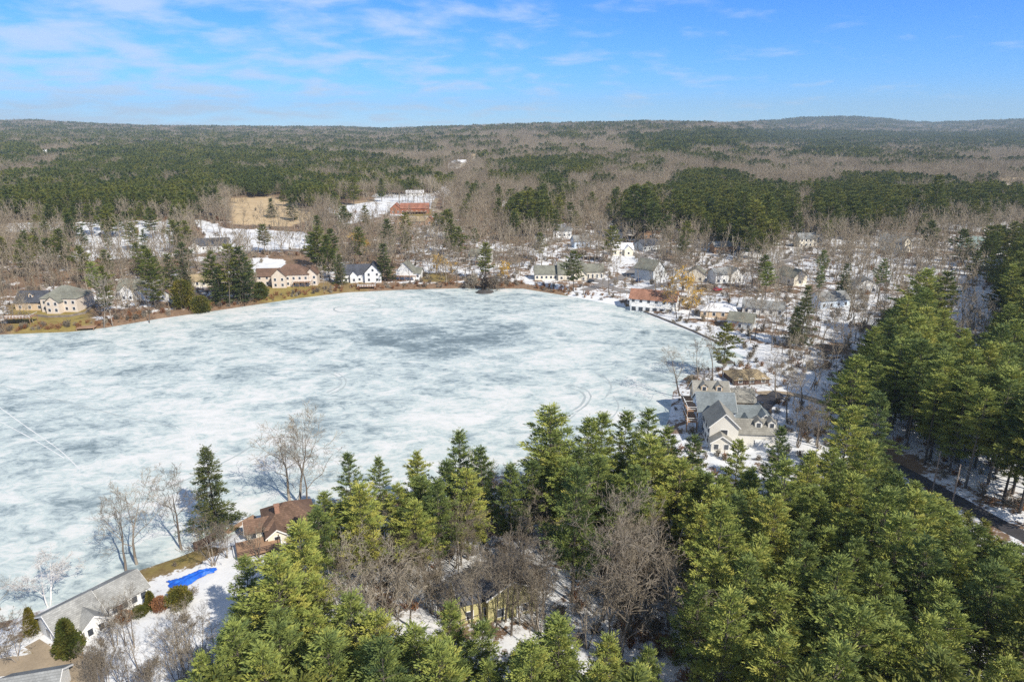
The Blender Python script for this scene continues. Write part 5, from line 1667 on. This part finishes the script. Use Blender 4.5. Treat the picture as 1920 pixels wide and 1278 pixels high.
# --- evergreens of the far shore and village (base px, base row, top row)
for bx, by, ty, var, lab, wd in [
    (124, 508, 430, 'pine1', 'dark round headed pine behind the left shore houses, darkest of its row', 1.1),
    (76, 505, 442, 'pine1', 'pine in the snowy lot above the beige house with the rounded roof', 1.0),
    (98, 512, 446, 'pine1', 'pine just left of the dark round headed pine', 1.0),
    (50, 520, 450, 'pine1', 'greenish pine near the left frame edge above the shore houses', 1.0),
    (12, 500, 445, 'pine1', 'pine at the left frame edge above the shore', 1.1),
    (188, 590, 492, 'tallpine1', 'tall pine among bare trunks right of the olive lawn', 1.1),
    (204, 585, 500, 'pine1', 'dark pine right beside the tall one at the lawn edge', 0.9),
    (292, 578, 470, 'pine1', 'tall pine before the white gabled house on the left shore', 0.9),
    (205, 470, 432, 'pine1', 'slim pine on the snowy lot left of centre of the left slope', 0.9),
    (252, 470, 418, 'pine1', 'broad pine on the snowy lot above the left shore', 1.2),
    (272, 465, 430, 'pine1', 'pine beside the broad one on the snowy lot', 1.0),
    (160, 470, 425, 'pine1', 'thin pine at the left of the snowy lot', 0.7),
    (325, 555, 475, 'spruce1', 'grey green spruce left of the large olive evergreen', 1.1),
    (348, 540, 485, 'spruce1', 'grey spruce behind the large olive evergreen', 1.2),
    (405, 562, 470, 'pine1', 'left pine of the paired dark evergreens on the left shore', 1.0),
    (415, 570, 500, 'spruce1', 'dark spruce between the paired evergreens on the left shore', 1.2),
    (440, 566, 458, 'pine1', 'middle pine of the dark evergreens on the left shore', 1.0),
    (460, 566, 462, 'spruce1', 'right spruce of the dark evergreens on the left shore', 1.2),
    (600, 515, 425, 'pine1', 'high crowned pine right of the beige mansion', 1.0),
    (618, 525, 440, 'pine1', 'tall pine in the middle of the group right of the beige mansion', 1.1),
    (588, 500, 435, 'pine1', 'broad pine at the left of the group behind the beige mansion', 1.1),
    (640, 534, 476, 'spruce1', 'spruce at the water side of the group right of the beige mansion', 1.0),
    (624, 500, 430, 'pine1', 'pine at the back of the group right of the beige mansion', 1.0),
    (722, 527, 456, 'spruce1', 'conical dark spruce right of the white house with the near black roof', 1.25),
    (846, 478, 412, 'pine1', 'tall spreading pine on the slope left of the pale gable', 1.0),
    (890, 470, 428, 'pine1', 'dark pine behind the pale gable half up the slope', 1.0),
    (762, 478, 432, 'pine1', 'yellowish pine on the slope above the little white cottage', 1.0),
    (668, 470, 440, 'pine1', 'dark pine left of the golden willow', 0.8),
    (688, 425, 400, 'spruce1', 'dark spruce below the white snow field left of the barn', 1.2),
    (723, 425, 402, 'spruce1', 'olive narrow spruce left of the small barn', 1.0),
    (828, 425, 398, 'pine1', 'small dark pine right of the small barn', 1.0),
    (510, 408, 372, 'spruce1', 'left one of two round spruces in the tan field', 1.3),
    (550, 413, 370, 'spruce1', 'right and broader one of two round spruces in the tan field', 1.5),
    (405, 405, 352, 'pine1', 'broad dark pine at the left end of the tan field', 1.7),
    (664, 385, 332, 'pine1', 'round headed pine left above the barn', 1.3),
    (716, 378, 335, 'pine1', 'tall pine above the snow left of the shed', 1.2),
    (776, 362, 328, 'pine1', 'pine rising behind the shed on the cleared hill', 1.3),
    (972, 432, 362, 'pine1', 'left pine of the big rounded clump above the village', 1.2),
    (988, 440, 360, 'pine1', 'front pine of the big rounded clump above the village', 1.3),
    (1005, 436, 361, 'pine1', 'middle pine of the big rounded clump above the village', 1.2),
    (1022, 432, 366, 'pine1', 'right pine of the big rounded clump above the village', 1.1),
    (960, 425, 375, 'pine1', 'outer left pine of the big rounded clump above the village', 1.1),
    (1152, 400, 354, 'pine1', 'slim pine at the left of the village tall pines', 1.0),
    (1186, 440, 348, 'pine1', 'tallest pine of the group over the middle of the village', 1.1),
    (1206, 452, 350, 'pine1', 'broad pine in front of the tallest village pine', 1.2),
    (1222, 458, 378, 'pine1', 'yellow green pine at the right of the village tall pines', 1.1),
    (1262, 440, 356, 'pine1', 'dark pine at the left of the right hand stand', 1.1),
    (1290, 442, 388, 'pine1', 'yellow green low pine before the right hand stand', 1.1),
    (1410, 478, 376, 'pine1', 'tall dark pine at the front foot of the right hand stand', 1.2),
    (1432, 465, 366, 'pine1', 'pine behind the tall dark one at the front foot of the stand', 1.2),
    (1388, 455, 362, 'pine1', 'pine at the front middle of the right hand stand', 1.2),
    (1500, 652, 532, 'spruce0', 'tall dark spruce before the right shore houses, nearest of the lakeside evergreens', 0.85),
    (1488, 640, 575, 'spruce1', 'shorter dark spruce at the left of the tall one near the right shore', 1.2),
    (1432, 585, 492, 'tallpine1', 'tall sparse pine in the right village with a bare lower trunk', 1.0),
    (1536, 540, 470, 'tallpine1', 'sparse pine left of the slim village pines', 1.1),
    (1580, 560, 494, 'spruce1', 'grey green spruce in the middle right of the village', 1.1),
    (1642, 585, 484, 'tallpine1', 'slim bright pine on a long bare trunk at the right village edge', 0.9),
    (1530, 585, 500, 'tallpine1', 'thin pine on a long bare trunk before the blue grey house', 0.8),
    (1745, 430, 330, 'pine1', 'tall dark pine at the left of the far right row', 0.9),
    (1848, 480, 440, 'pine1', 'pine right of the pale green roof', 1.1),
    (1812, 500, 455, 'pine1', 'pine in front of the house with the pale green roof', 1.0)]:
    by_base('pine', var, bx, by, ty, 'far shore', lab, wd, 7, 'spruce_tree' if 'spruce' in var else None)

# --- the rest of the land: what grows where, read off the photo
PINEPOLY = [  # polygon at crown level, share of pines, spacing factor
    ([(0, 330), (120, 300), (160, 280), (350, 272), (560, 284), (690, 296), (720, 318), (690, 345), (560, 368), (470, 352), (420, 350), (370, 360), (350, 395), (300, 400), (250, 408), (180, 415), (95, 412), (60, 385), (0, 390)], 0.84),
    ([(0, 268), (70, 272), (70, 305), (0, 310)], 0.85),
    ([(560, 285), (700, 292), (830, 318), (830, 335), (690, 340)], 0.6),
    ([(940, 302), (1090, 292), (1120, 306), (1080, 322), (960, 325)], 0.9),
    ([(1005, 332), (1065, 326), (1075, 362), (1010, 360)], 0.95),
    ([(950, 365), (1035, 362), (1035, 415), (950, 415)], 0.5),
    ([(1095, 292), (1230, 285), (1260, 300), (1180, 330), (1100, 325)], 0.55),
    ([(1262, 325), (1340, 315), (1400, 330), (1420, 345), (1480, 345), (1490, 395), (1460, 440), (1400, 450), (1340, 420), (1265, 400)], 0.94),
    ([(1525, 345), (1590, 330), (1700, 322), (1712, 380), (1690, 400), (1600, 415), (1530, 400)], 0.95),
    ([(1722, 335), (1760, 345), (1930, 350), (1930, 385), (1800, 385), (1730, 400)], 0.85),
    ([(1840, 450), (1930, 425), (1930, 600), (1880, 590)], 0.8),
    ([(1170, 352), (1235, 345), (1240, 400), (1175, 405)], 0.7),
    ([(1160, 255), (1300, 250), (1300, 290), (1200, 290)], 0.85),
    ([(1290, 246), (1500, 248), (1700, 252), (1940, 252), (1940, 276), (1700, 268), (1500, 268), (1290, 275)], 0.92),
    ([(1510, 262), (1640, 262), (1650, 290), (1510, 290)], 0.8),
    ([(0, 245), (350, 250), (700, 262), (830, 268), (830, 282), (500, 280), (130, 272), (0, 262)], 0.38),
    ([(1450, 215), (1930, 215), (1930, 236), (1450, 236)], 0.6),
    ([(1000, 228), (1300, 226), (1300, 250), (1000, 246)], 0.3),
]
OPEN = [  # open ground (photo polygons on the ground), share of trees kept
    ([(430, 372), (510, 368), (600, 405), (560, 428), (435, 425)], 0.04), ([(612, 388), (700, 376), (820, 360), (830, 428), (700, 420), (650, 425)], 0.06),
    ([(365, 408), (420, 426), (570, 434), (600, 462), (500, 470), (350, 476), (388, 445)], 0.06), ([(470, 484), (600, 484), (600, 570), (470, 570)], 0.10),
    ([(20, 416), (330, 410), (330, 432), (20, 438)], 0.25), ([(140, 432), (330, 432), (330, 485), (140, 492)], 0.35), ([(20, 555), (170, 570), (175, 625), (20, 628)], 0.06),
    ([(985, 520), (1060, 530), (1192, 560), (1192, 590), (1060, 560), (985, 548)], 0.05), ([(1195, 580), (1300, 598), (1380, 640), (1445, 650), (1455, 695), (1350, 700), (1290, 632)], 0.12),
    ([(1400, 690), (1620, 700), (1620, 850), (1440, 850)], 0.2), ([(1785, 545), (1890, 545), (1890, 600), (1785, 600)], 0.2),
    ([(1000, 430), (1480, 430), (1600, 640), (1250, 600), (1000, 530)], 0.85), ([(740, 470), (1000, 470), (985, 540), (740, 540)], 0.75), ([(600, 515), (760, 515), (760, 550), (600, 555)], 0.25)]


def classify(X, Y, Hc, rng, pine_default):
    z = hz(X, Y)
    cx, cy, dep = proj(X, Y, z + Hc)
    share = pine_default.copy()
    jx = 9 * rng.normal(size=len(X)); jy = 3 * rng.normal(size=len(X)) * np.clip((cy - 240) / 60, 0.25, 1)
    for poly, s in PINEPOLY:
        share[inpoly(poly, cx + jx, cy + jy)] = s
    gx, gy, _ = proj(X, Y, z)
    keep = np.ones(len(X))
    for poly, k in OPEN: keep[inpoly(poly, gx, gy)] = k
    share = np.where((keep < 0.3) & (z < 30), share * 0.15, share)
    return share, keep, cx, cy, dep


rng = np.random.default_rng(99)
# single trees from the far shore to 640 m
NX = np.arange(-480, 520, 6.0); NY = np.arange(205, 650, 6.0)
cx_, cy_ = np.meshgrid(NX, NY)
C = np.stack([cx_.ravel() + rng.uniform(-2.8, 2.8, cx_.size), cy_.ravel() + rng.uniform(-2.8, 2.8, cx_.size)], 1)
sd_ok = (~inpoly(LAKE, C[:, 0], C[:, 1])) & (polydist(LAKE, C[:, 0], C[:, 1]) > 3.5)
C = C[sd_ok & (C[:, 1] > 205)]
# wood B and its near side are already planted
px_, py_, dep_ = proj(C[:, 0], C[:, 1], hz(C[:, 0], C[:, 1]))
C = C[(px_ > -140) & (px_ < 2060) & ~((C[:, 1] < 240) & (C[:, 0] < -60))]
share, keep, ccx, ccy, dep = classify(C[:, 0], C[:, 1], 13.0, rng, np.where((C[:, 1] < 480) & (C[:, 0] > -20), 0.028, 0.035))
woodB_g = [tuple(at(a, b, 17)) for a, b in WOOD_B]
inB = inpoly(woodB_g, C[:, 0], C[:, 1])
R5 = random.Random(55)
treepts = {}
for r in REC['pine'] + REC['bare']: treepts.setdefault((int(r['x'] // 6), int(r['y'] // 6)), []).append((r['x'], r['y']))
FAR = {'pine': [], 'bare': [], 'brush': []}
for i in range(len(C)):
    x, y = C[i]
    if inB[i]: continue
    if R5.random() > keep[i]: continue
    if near_house(x, y, -0.8) or near_road(x, y, 3.6): continue
    if any((q[0] - x) ** 2 + (q[1] - y) ** 2 < 16 for a in (-1, 0, 1) for b in (-1, 0, 1) for q in treepts.get((int(x // 6) + a, int(y // 6) + b), ())): continue
    pine = R5.random() < share[i]
    g = R5.random()
    if not pine and g < 0.16: continue
    H = R5.uniform(15, 22) if pine else R5.uniform(11, 18)
    if y < 330 and not pine: H *= 0.85
    if hides_house(x, y, H, 2.5 if pine else 1.2, R5): continue
    if pine: add('pine', R5.choice(['pine1', 'pine1', 'pine1', 'pine1', 'spruce1']), x, y, H, 'far stands', 1, None, R5.uniform(1.0, 1.35))
    else: add('bare', R5.choice(['oak1', 'oak1', 'oak1', 'oak1', 'pale1']), x, y, H, 'village', 1, None, R5.uniform(0.9, 1.2))


# ------------------------------------------------------------------ labels for trees without one of their own
def zone_of(x, y, H, kind):
    z = float(hz(x, y))
    cx, cy, dep = proj(x, y, z + 0.6 * H)
    if y < 190 or (kind == 'pine' and y < 230):
        return None, cx, cy
    return None, cx, cy


def zone_label(r, kind):
    z = float(hz(r['x'], r['y'])); cx, cy, dep = proj(r['x'], r['y'], z + 0.6 * r['H'])
    if kind == 'pine':
        if r['zone'] == 'near wood':
            if cx < 640: return 'bright olive pine at the left end of the near wood beside the snowy yard'
            if cx < 830: return 'olive pine of the near wood round the left bare thicket'
            if cx < 1075: return 'olive pine of the near wood round the yellow house'
            if cx < 1330: return 'olive pine of the near wood above and beside the brown thicket' if cy < 1120 else 'olive pine at the bottom edge below the brown thicket'
            if cy < 960: return 'olive pine of the near wood in the rows just below the townhouses'
            if cx > 1660: return 'olive pine of the near wood along its edge beside the shaded road'
            return 'yellow green pine deep in the dense lower right of the near wood'
        if r['zone'] == 'right wood':
            if cy < 600: return 'pine at the high back of the right wood near the frame edge'
            if cy > 770: return 'tall dark trunked pine in the front row beyond the shaded road'
            return 'dense pine in the middle of the right wood beyond the road' if cx > 1720 else 'pine along the left flank of the right wood facing the village'
        if cx < 720: return 'dark pine in the far left forest behind the shore houses' if cy < 415 else 'scattered dark evergreen among the left shore houses'
        if cx < 1120: return 'scattered dark evergreen on the slope behind the centre shore'
        if cx < 1500: return 'dark pine in the stand behind the right village' if cy < 430 else 'scattered evergreen among the right village houses'
        return 'dark pine in the rows behind the right village' if cy < 430 else 'scattered evergreen on the right village edge'
    if r['zone'] == 'yard thicket': return 'thin grey bare sapling in the snowy yard before the ranch house'
    if r['zone'] == 'wood clearings':
        return 'bare scrub tree of the left thicket in the near wood' if cx < 830 else 'bare scrub tree round the yellow house clearing' if cx < 1070 else 'bare scrub tree of the brown thicket in the near wood'
    if r['zone'] == 'townhouse yard': return 'bare tree in the snowy ground right of the townhouses'
    if cx < 300: return 'grey brown bare tree on the left shore behind the olive lawn'
    if cx < 620: return 'grey brown bare tree on the left shore round the beige mansion'
    if cx < 980: return 'grey brown bare tree on the centre shore round the golden willows'
    if cx < 1250: return 'grey brown bare tree among the houses left of the rust roofed boathouse'
    if cy < 500: return 'pinkish brown bare tree in the upper right village'
    return 'grey brown bare tree among the snowy yards of the right shore'


KEEP_N = 300
REST = {}
for kind in ('pine', 'bare'):
    L_ = REC[kind]
    for r in L_:
        r['ang'] = r['H'] / math.hypot(r['x'], r['y'], CAMH)
        px0, py0, _ = proj(r['x'], r['y'], float(hz(r['x'], r['y'])) + r['H'] * 0.8)
        r['inview'] = -20 < px0 < 1940 and py0 < 1300
    L_.sort(key=lambda r: -((1.0 if r['label'] else 0.0) * 10 + (r['ang'] if r['inview'] else r['ang'] * 0.02)))
    single, rest = L_[:KEEP_N], L_[KEEP_N:]
    REST[kind] = rest
    counts = {}
    for r in single:
        if not r['label']: r['glabel'] = zone_label(r, kind); counts.setdefault(r['glabel'], []).append(r)
    # the tallest and the leftmost of every group can be pointed at
    for gl, rs in counts.items():
        if len(rs) >= 4:
            pr = [(proj(r['x'], r['y'], float(hz(r['x'], r['y'])) + r['H']), r) for r in rs]
            hi = max(pr, key=lambda t: t[1]['H'])[1]
            lf = min(pr, key=lambda t: t[0][0])[1]; rt = max(pr, key=lambda t: t[0][0])[1]
            hi['label'] = 'tallest ' + gl
            if lf is not hi: lf['label'] = 'leftmost ' + gl
            if rt is not hi and rt is not lf: rt['label'] = 'rightmost ' + gl
            for q in (hi, lf, rt): q['grp'] = gl
    for k, r in enumerate(single):
        nm = r['name'] or ('pine_tree' if kind == 'pine' else 'bare_tree')
        gl = r.get('glabel')
        grp = (gl + ' group' if gl else None)
        if gl: grp = 'pines' + gl.split('pine', 1)[1] if 'pine' in gl and kind == 'pine' else ('evergreens' + gl.split('evergreen', 1)[1] if 'evergreen' in gl else ('trees ' + gl.split(' tree ', 1)[1] if ' tree ' in gl else 'saplings in the snowy yard'))
        else: grp = 'pines picked out singly' if kind == 'pine' else 'bare trees picked out singly'
        if gl and not r['label']: lab = 'one ' + gl if False else gl
        else: lab = r['label'] or gl
        place_tree(nm, r['var'], r['x'], r['y'], r['H'], k * 7 + 3, lab, {'spruce_tree': 'spruce', 'birch_tree': 'birch', 'willow_tree': 'willow', 'bare_shrub': 'shrub'}.get(nm, 'tree'), grp, r['wide'])

# ------------------------------------------------------------------ far woods as two masses (instanced), and undergrowth


def source_mesh(name, parts, mats):
    V, F, T, I = merge(parts, mats)
    return np_mesh(name, V, [F], mats, I, T)


def instancer(name, sources, P, rot, scl, idx, label, cat):
    """one object: copies of the source meshes set on its points"""
    c = bpy.data.collections.new(name + '_sources')
    for i, me in enumerate(sources):
        o = bpy.data.objects.new('%s_kind_%02d' % (name, i), me); c.objects.link(o)
    me = bpy.data.meshes.new(name)
    P = np.asarray(P, np.float32)
    me.vertices.add(len(P)); me.vertices.foreach_set('co', P.ravel())
    for nm, ty, v in (('turn', 'FLOAT', rot), ('size', 'FLOAT', scl), ('pick', 'INT', idx)):
        a = me.attributes.new(nm, ty, 'POINT'); a.data.foreach_set('value', np.asarray(v, np.float32 if ty == 'FLOAT' else np.int32))
    o = link(name, me)
    tag(o, label, cat, None, 'stuff')
    ng = bpy.data.node_groups.new(name + '_nodes', 'GeometryNodeTree')
    ng.interface.new_socket('Geometry', in_out='INPUT', socket_type='NodeSocketGeometry')
    ng.interface.new_socket('Geometry', in_out='OUTPUT', socket_type='NodeSocketGeometry')
    gi, go = ng.nodes.new('NodeGroupInput'), ng.nodes.new('NodeGroupOutput')
    iop = ng.nodes.new('GeometryNodeInstanceOnPoints')
    ci = ng.nodes.new('GeometryNodeCollectionInfo'); ci.inputs['Collection'].default_value = c
    ci.inputs['Separate Children'].default_value = True; ci.inputs['Reset Children'].default_value = True

    def na(n, ty):
        q = ng.nodes.new('GeometryNodeInputNamedAttribute'); q.data_type = ty; q.inputs['Name'].default_value = n
        return q.outputs['Attribute']
    cx = ng.nodes.new('ShaderNodeCombineXYZ'); ng.links.new(na('turn', 'FLOAT'), cx.inputs[2])
    ng.links.new(gi.outputs[0], iop.inputs['Points']); ng.links.new(ci.outputs[0], iop.inputs['Instance'])
    iop.inputs['Pick Instance'].default_value = True
    ng.links.new(na('pick', 'INT'), iop.inputs['Instance Index'])
    ng.links.new(cx.outputs[0], iop.inputs['Rotation'])
    ng.links.new(na('size', 'FLOAT'), iop.inputs['Scale'])
    ng.links.new(iop.outputs[0], go.inputs[0])
    md = o.modifiers.new('instances', 'NODES'); md.node_group = ng
    return o


def pine_patch(seed, n, rad, lod):
    r = np.random.default_rng(seed); parts = []
    for k in range(n):
        a, d = k * 2.4 + r.normal(0, 0.3), rad * math.sqrt((k + 0.5) / n) + r.normal(0, 0.8)
        H = r.uniform(11, 18)
        (tv, tf, tt), (v, f, t) = pine_parts(seed * 100 + k, H, r.uniform(3.4, 4.8), r.uniform(0.25, 0.4), 'pine', lod)
        o = np.array([math.cos(a) * d, math.sin(a) * d, 0])
        parts += [(tv + o, tf, tt, 0), (v + o, f, np.clip(t * 0.5 + r.uniform(0, 0.5), 0, 1), 1)]
    return parts


def bare_patch(seed, n, rad, lod):
    r = np.random.default_rng(seed); parts = []
    for k in range(n):
        a, d = k * 2.4 + r.normal(0, 0.3), rad * math.sqrt((k + 0.5) / n) + r.normal(0, 0.8)
        H = r.uniform(10, 17)
        o = np.array([math.cos(a) * d, math.sin(a) * d, 0])
        sh = r.uniform(0, 0.6)
        for V, F, T in bare_parts(seed * 100 + k, H, 0.5, lod):
            if len(V): parts.append((V + o, F, np.clip(T * 0.4 + sh, 0, 1), 0))
    return parts


SRC_P = [source_mesh('pine_single', [(*a, 0), (*b, 1)], [M['bark_pine'], M['needle_far']]) for a, b in [pine_parts(301 + i, 18, 4.2, 0.3, 'pine', 1) for i in range(4)]]
SRC_P += [source_mesh('pine_patch', pine_patch(31 + i, 13, 12.5, 2), [M['bark_pine'], M['needle_far']]) for i in range(4)]
SRC_P += [source_mesh('pine_patch_low', pine_patch(41 + i, 13, 12.5, 3), [M['bark_pine'], M['needle_far']]) for i in range(4)]
SRC_B = [source_mesh('bare_single', [(*a, 0), (*b, 0)], [M['twig_far']]) for a, b in [bare_parts(321 + i, 14, 0.5, 2) for i in range(5)]]
SRC_B += [source_mesh('bare_patch', bare_patch(51 + i, 15, 12.5, 2), [M['twig_far']]) for i in range(4)]
SRC_B += [source_mesh('bare_patch_low', bare_patch(61 + i, 15, 12.5, 3), [M['twig_far']]) for i in range(4)]

PP, BB = [], []
for r in REST['pine']: PP.append((r['x'], r['y'], r['H'] / 18.0, R5.randrange(4)))
for r in REST['bare']: BB.append((r['x'], r['y'], r['H'] / 14.0, R5.randrange(5)))
# rings of patches beyond 640 m
rows = []
y = 655.0
while y < 9000:
    s = 21.0 * max(1.0, (y / 1100.0) ** 0.55)
    half = y * 0.86 + 60
    xs = np.arange(-half, half, s)
    rows.append(np.stack([xs + rng.uniform(-0.42, 0.42, len(xs)) * s, np.full(len(xs), y) + rng.uniform(-0.42, 0.42, len(xs)) * s, np.full(len(xs), s)], 1))
    y += s
C = np.concatenate(rows)
z = hz(C[:, 0], C[:, 1])
# leave out what lies hidden behind nearer ground
u = np.clip(((C[:, 0] / C[:, 1]) + 1.0) / 2.0 * 260, 0, 259).astype(int)
el = (z + 24 - CAMH) / C[:, 1]
order = np.argsort(C[:, 1]); hor = np.full(260, -9.0); vis = np.zeros(len(C), bool)
for i in order:
    vis[i] = el[i] > hor[u[i]] - 0.0015
    g_ = (z[i] + 6 - CAMH) / C[i, 1]
    if g_ > hor[u[i]]: hor[u[i]] = g_
C, z = C[vis], z[vis]
nz = fbm(C[:, 0] / 170, C[:, 1] / 110, 61, 4)
dflt = np.clip(np.interp(C[:, 1], [600, 1100, 2500, 5000], [-0.02, 0.02, 0.12, 0.20]) + 1.0 * nz, 0.02, 0.95)
share, keep, ccx, ccy, dep = classify(C[:, 0], C[:, 1], 12.0, rng, dflt)
for i in range(len(C)):
    if not (-160 < ccx[i] < 2080) or R5.random() > keep[i]: continue
    x, y, s = C[i]
    if near_house(x, y, 9): continue
    if hides_house(x, y, 15, 9, R5): continue
    sc = max(1.0, s / 21.0) ** 0.75
    low = 4 if y > 1300 else 0
    if R5.random() < share[i]: PP.append((x, y, sc * R5.uniform(0.85, 1.12), 4 + low + R5.randrange(4)))
    else: BB.append((x, y, sc * R5.uniform(0.85, 1.12), 5 + low + R5.randrange(4)))


def make_mass(name, src, L_, label, cat):
    A = np.array([(a, b) for a, b, _, _ in L_])
    P = np.stack([A[:, 0], A[:, 1], hz(A[:, 0], A[:, 1]) - 0.3], 1)
    return instancer(name, src, P, [R5.uniform(0, 6.28) for _ in L_], [q[2] for q in L_], [q[3] for q in L_], label, cat)


make_mass('pine_forest', SRC_P, PP, 'dark green pine forest covering the plain beyond the lake', 'forest')
make_mass('bare_forest', SRC_B, BB, 'brown leafless forest covering the plain beyond the lake', 'forest')

# brush: russet along the far bank, brown among the houses and on the wood floor
SRC_U = [source_mesh('red_brush', [(*a, 0), (*b, 0)], [M['twig_red']]) for a, b in [bare_parts(341 + i, 3, 0.55, 2, stems=5, fork=0.12, twig=0.011) for i in range(3)]]
SRC_U += [source_mesh('brown_brush', [(*a, 0), (*b, 0)], [M['twig']]) for a, b in [bare_parts(351 + i, 3, 0.55, 2, stems=5, fork=0.12, twig=0.011) for i in range(4)]]
UU_ = []
LK = np.array(LAKE)
for (a, b) in zip(LK, np.roll(LK, -1, 0)):
    if max(a[1], b[1]) < 200 or abs(a[0]) > 400: continue
    L_ = np.linalg.norm(b - a); n_ = np.array([-(b - a)[1], (b - a)[0]]) / L_
    for k in range(int(L_ * 2.2)):
        q = a + (b - a) * R5.random() + n_ * R5.choice((-1, 1)) * R5.uniform(1.0, 9)
        if not lake_ok(q[0], q[1], 1.2): continue
        if q[0] > 40 and R5.random() < 0.75: continue
        UU_.append((q[0], q[1], R5.uniform(0.35, 1.0), R5.randrange(3) if (R5.random() < 0.6 and q[0] < 40) else 3 + R5.randrange(4)))
for k in range(5200):
    x, y = R5.uniform(-330, 400), R5.uniform(215, 640)
    qx, qy, _ = proj(x, y, float(hz(x, y)))
    if not (-60 < qx < 1980): continue
    if not lake_ok(x, y, 3) or near_house(x, y, 0) or near_road(x, y, 3.5): continue
    kp = 1.0
    for poly, kk in OPEN:
        if inpoly(poly, np.array([qx]), np.array([qy]))[0]: kp = kk
    if R5.random() > max(kp, 0.03): continue
    UU_.append((x, y, R5.uniform(0.4, 1.3), 3 + R5.randrange(4) if R5.random() < 0.85 else R5.randrange(3)))
for k in range(3600):
    x, y = R5.uniform(-90, 220), R5.uniform(30, 225)
    if not lake_ok(x, y, 4) or near_house(x, y, 0.5) or near_road(x, y, 3.5): continue
    if x < -25 and y < 130 and R5.random() < 0.7: continue
    UU_.append((x, y, R5.uniform(0.3, 0.9), 3 + R5.randrange(4) if R5.random() < 0.7 else R5.randrange(3)))
make_mass('undergrowth', SRC_U, UU_, 'brown and russet leafless brush along the banks and between the houses', 'undergrowth')

# ------------------------------------------------------------------ air
m = MB(); m.box(-9800, 9800, -700, 10000, -8, 420)
hm = bpy.data.materials.new('haze'); hm.use_nodes = True
hn = hm.node_tree.nodes; hn.clear()
ho = hn.new('ShaderNodeOutputMaterial'); hv = hn.new('ShaderNodeVolumePrincipled')
hv.inputs['Color'].default_value = (0.70, 0.88, 1.0, 1); hv.inputs['Density'].default_value = 0.000085; hv.inputs['Anisotropy'].default_value = 0.2
hm.node_tree.links.new(hv.outputs[0], ho.inputs['Volume'])
tag(m.build('haze', hm), 'thin blue air over the far woods', 'haze', None, 'stuff')
print('COUNTS', {k: len(v) for k, v in REC.items()}, 'pine pts', len(PP), 'bare pts', len(BB), 'brush', len(UU_), 'objects', len(SC.objects))
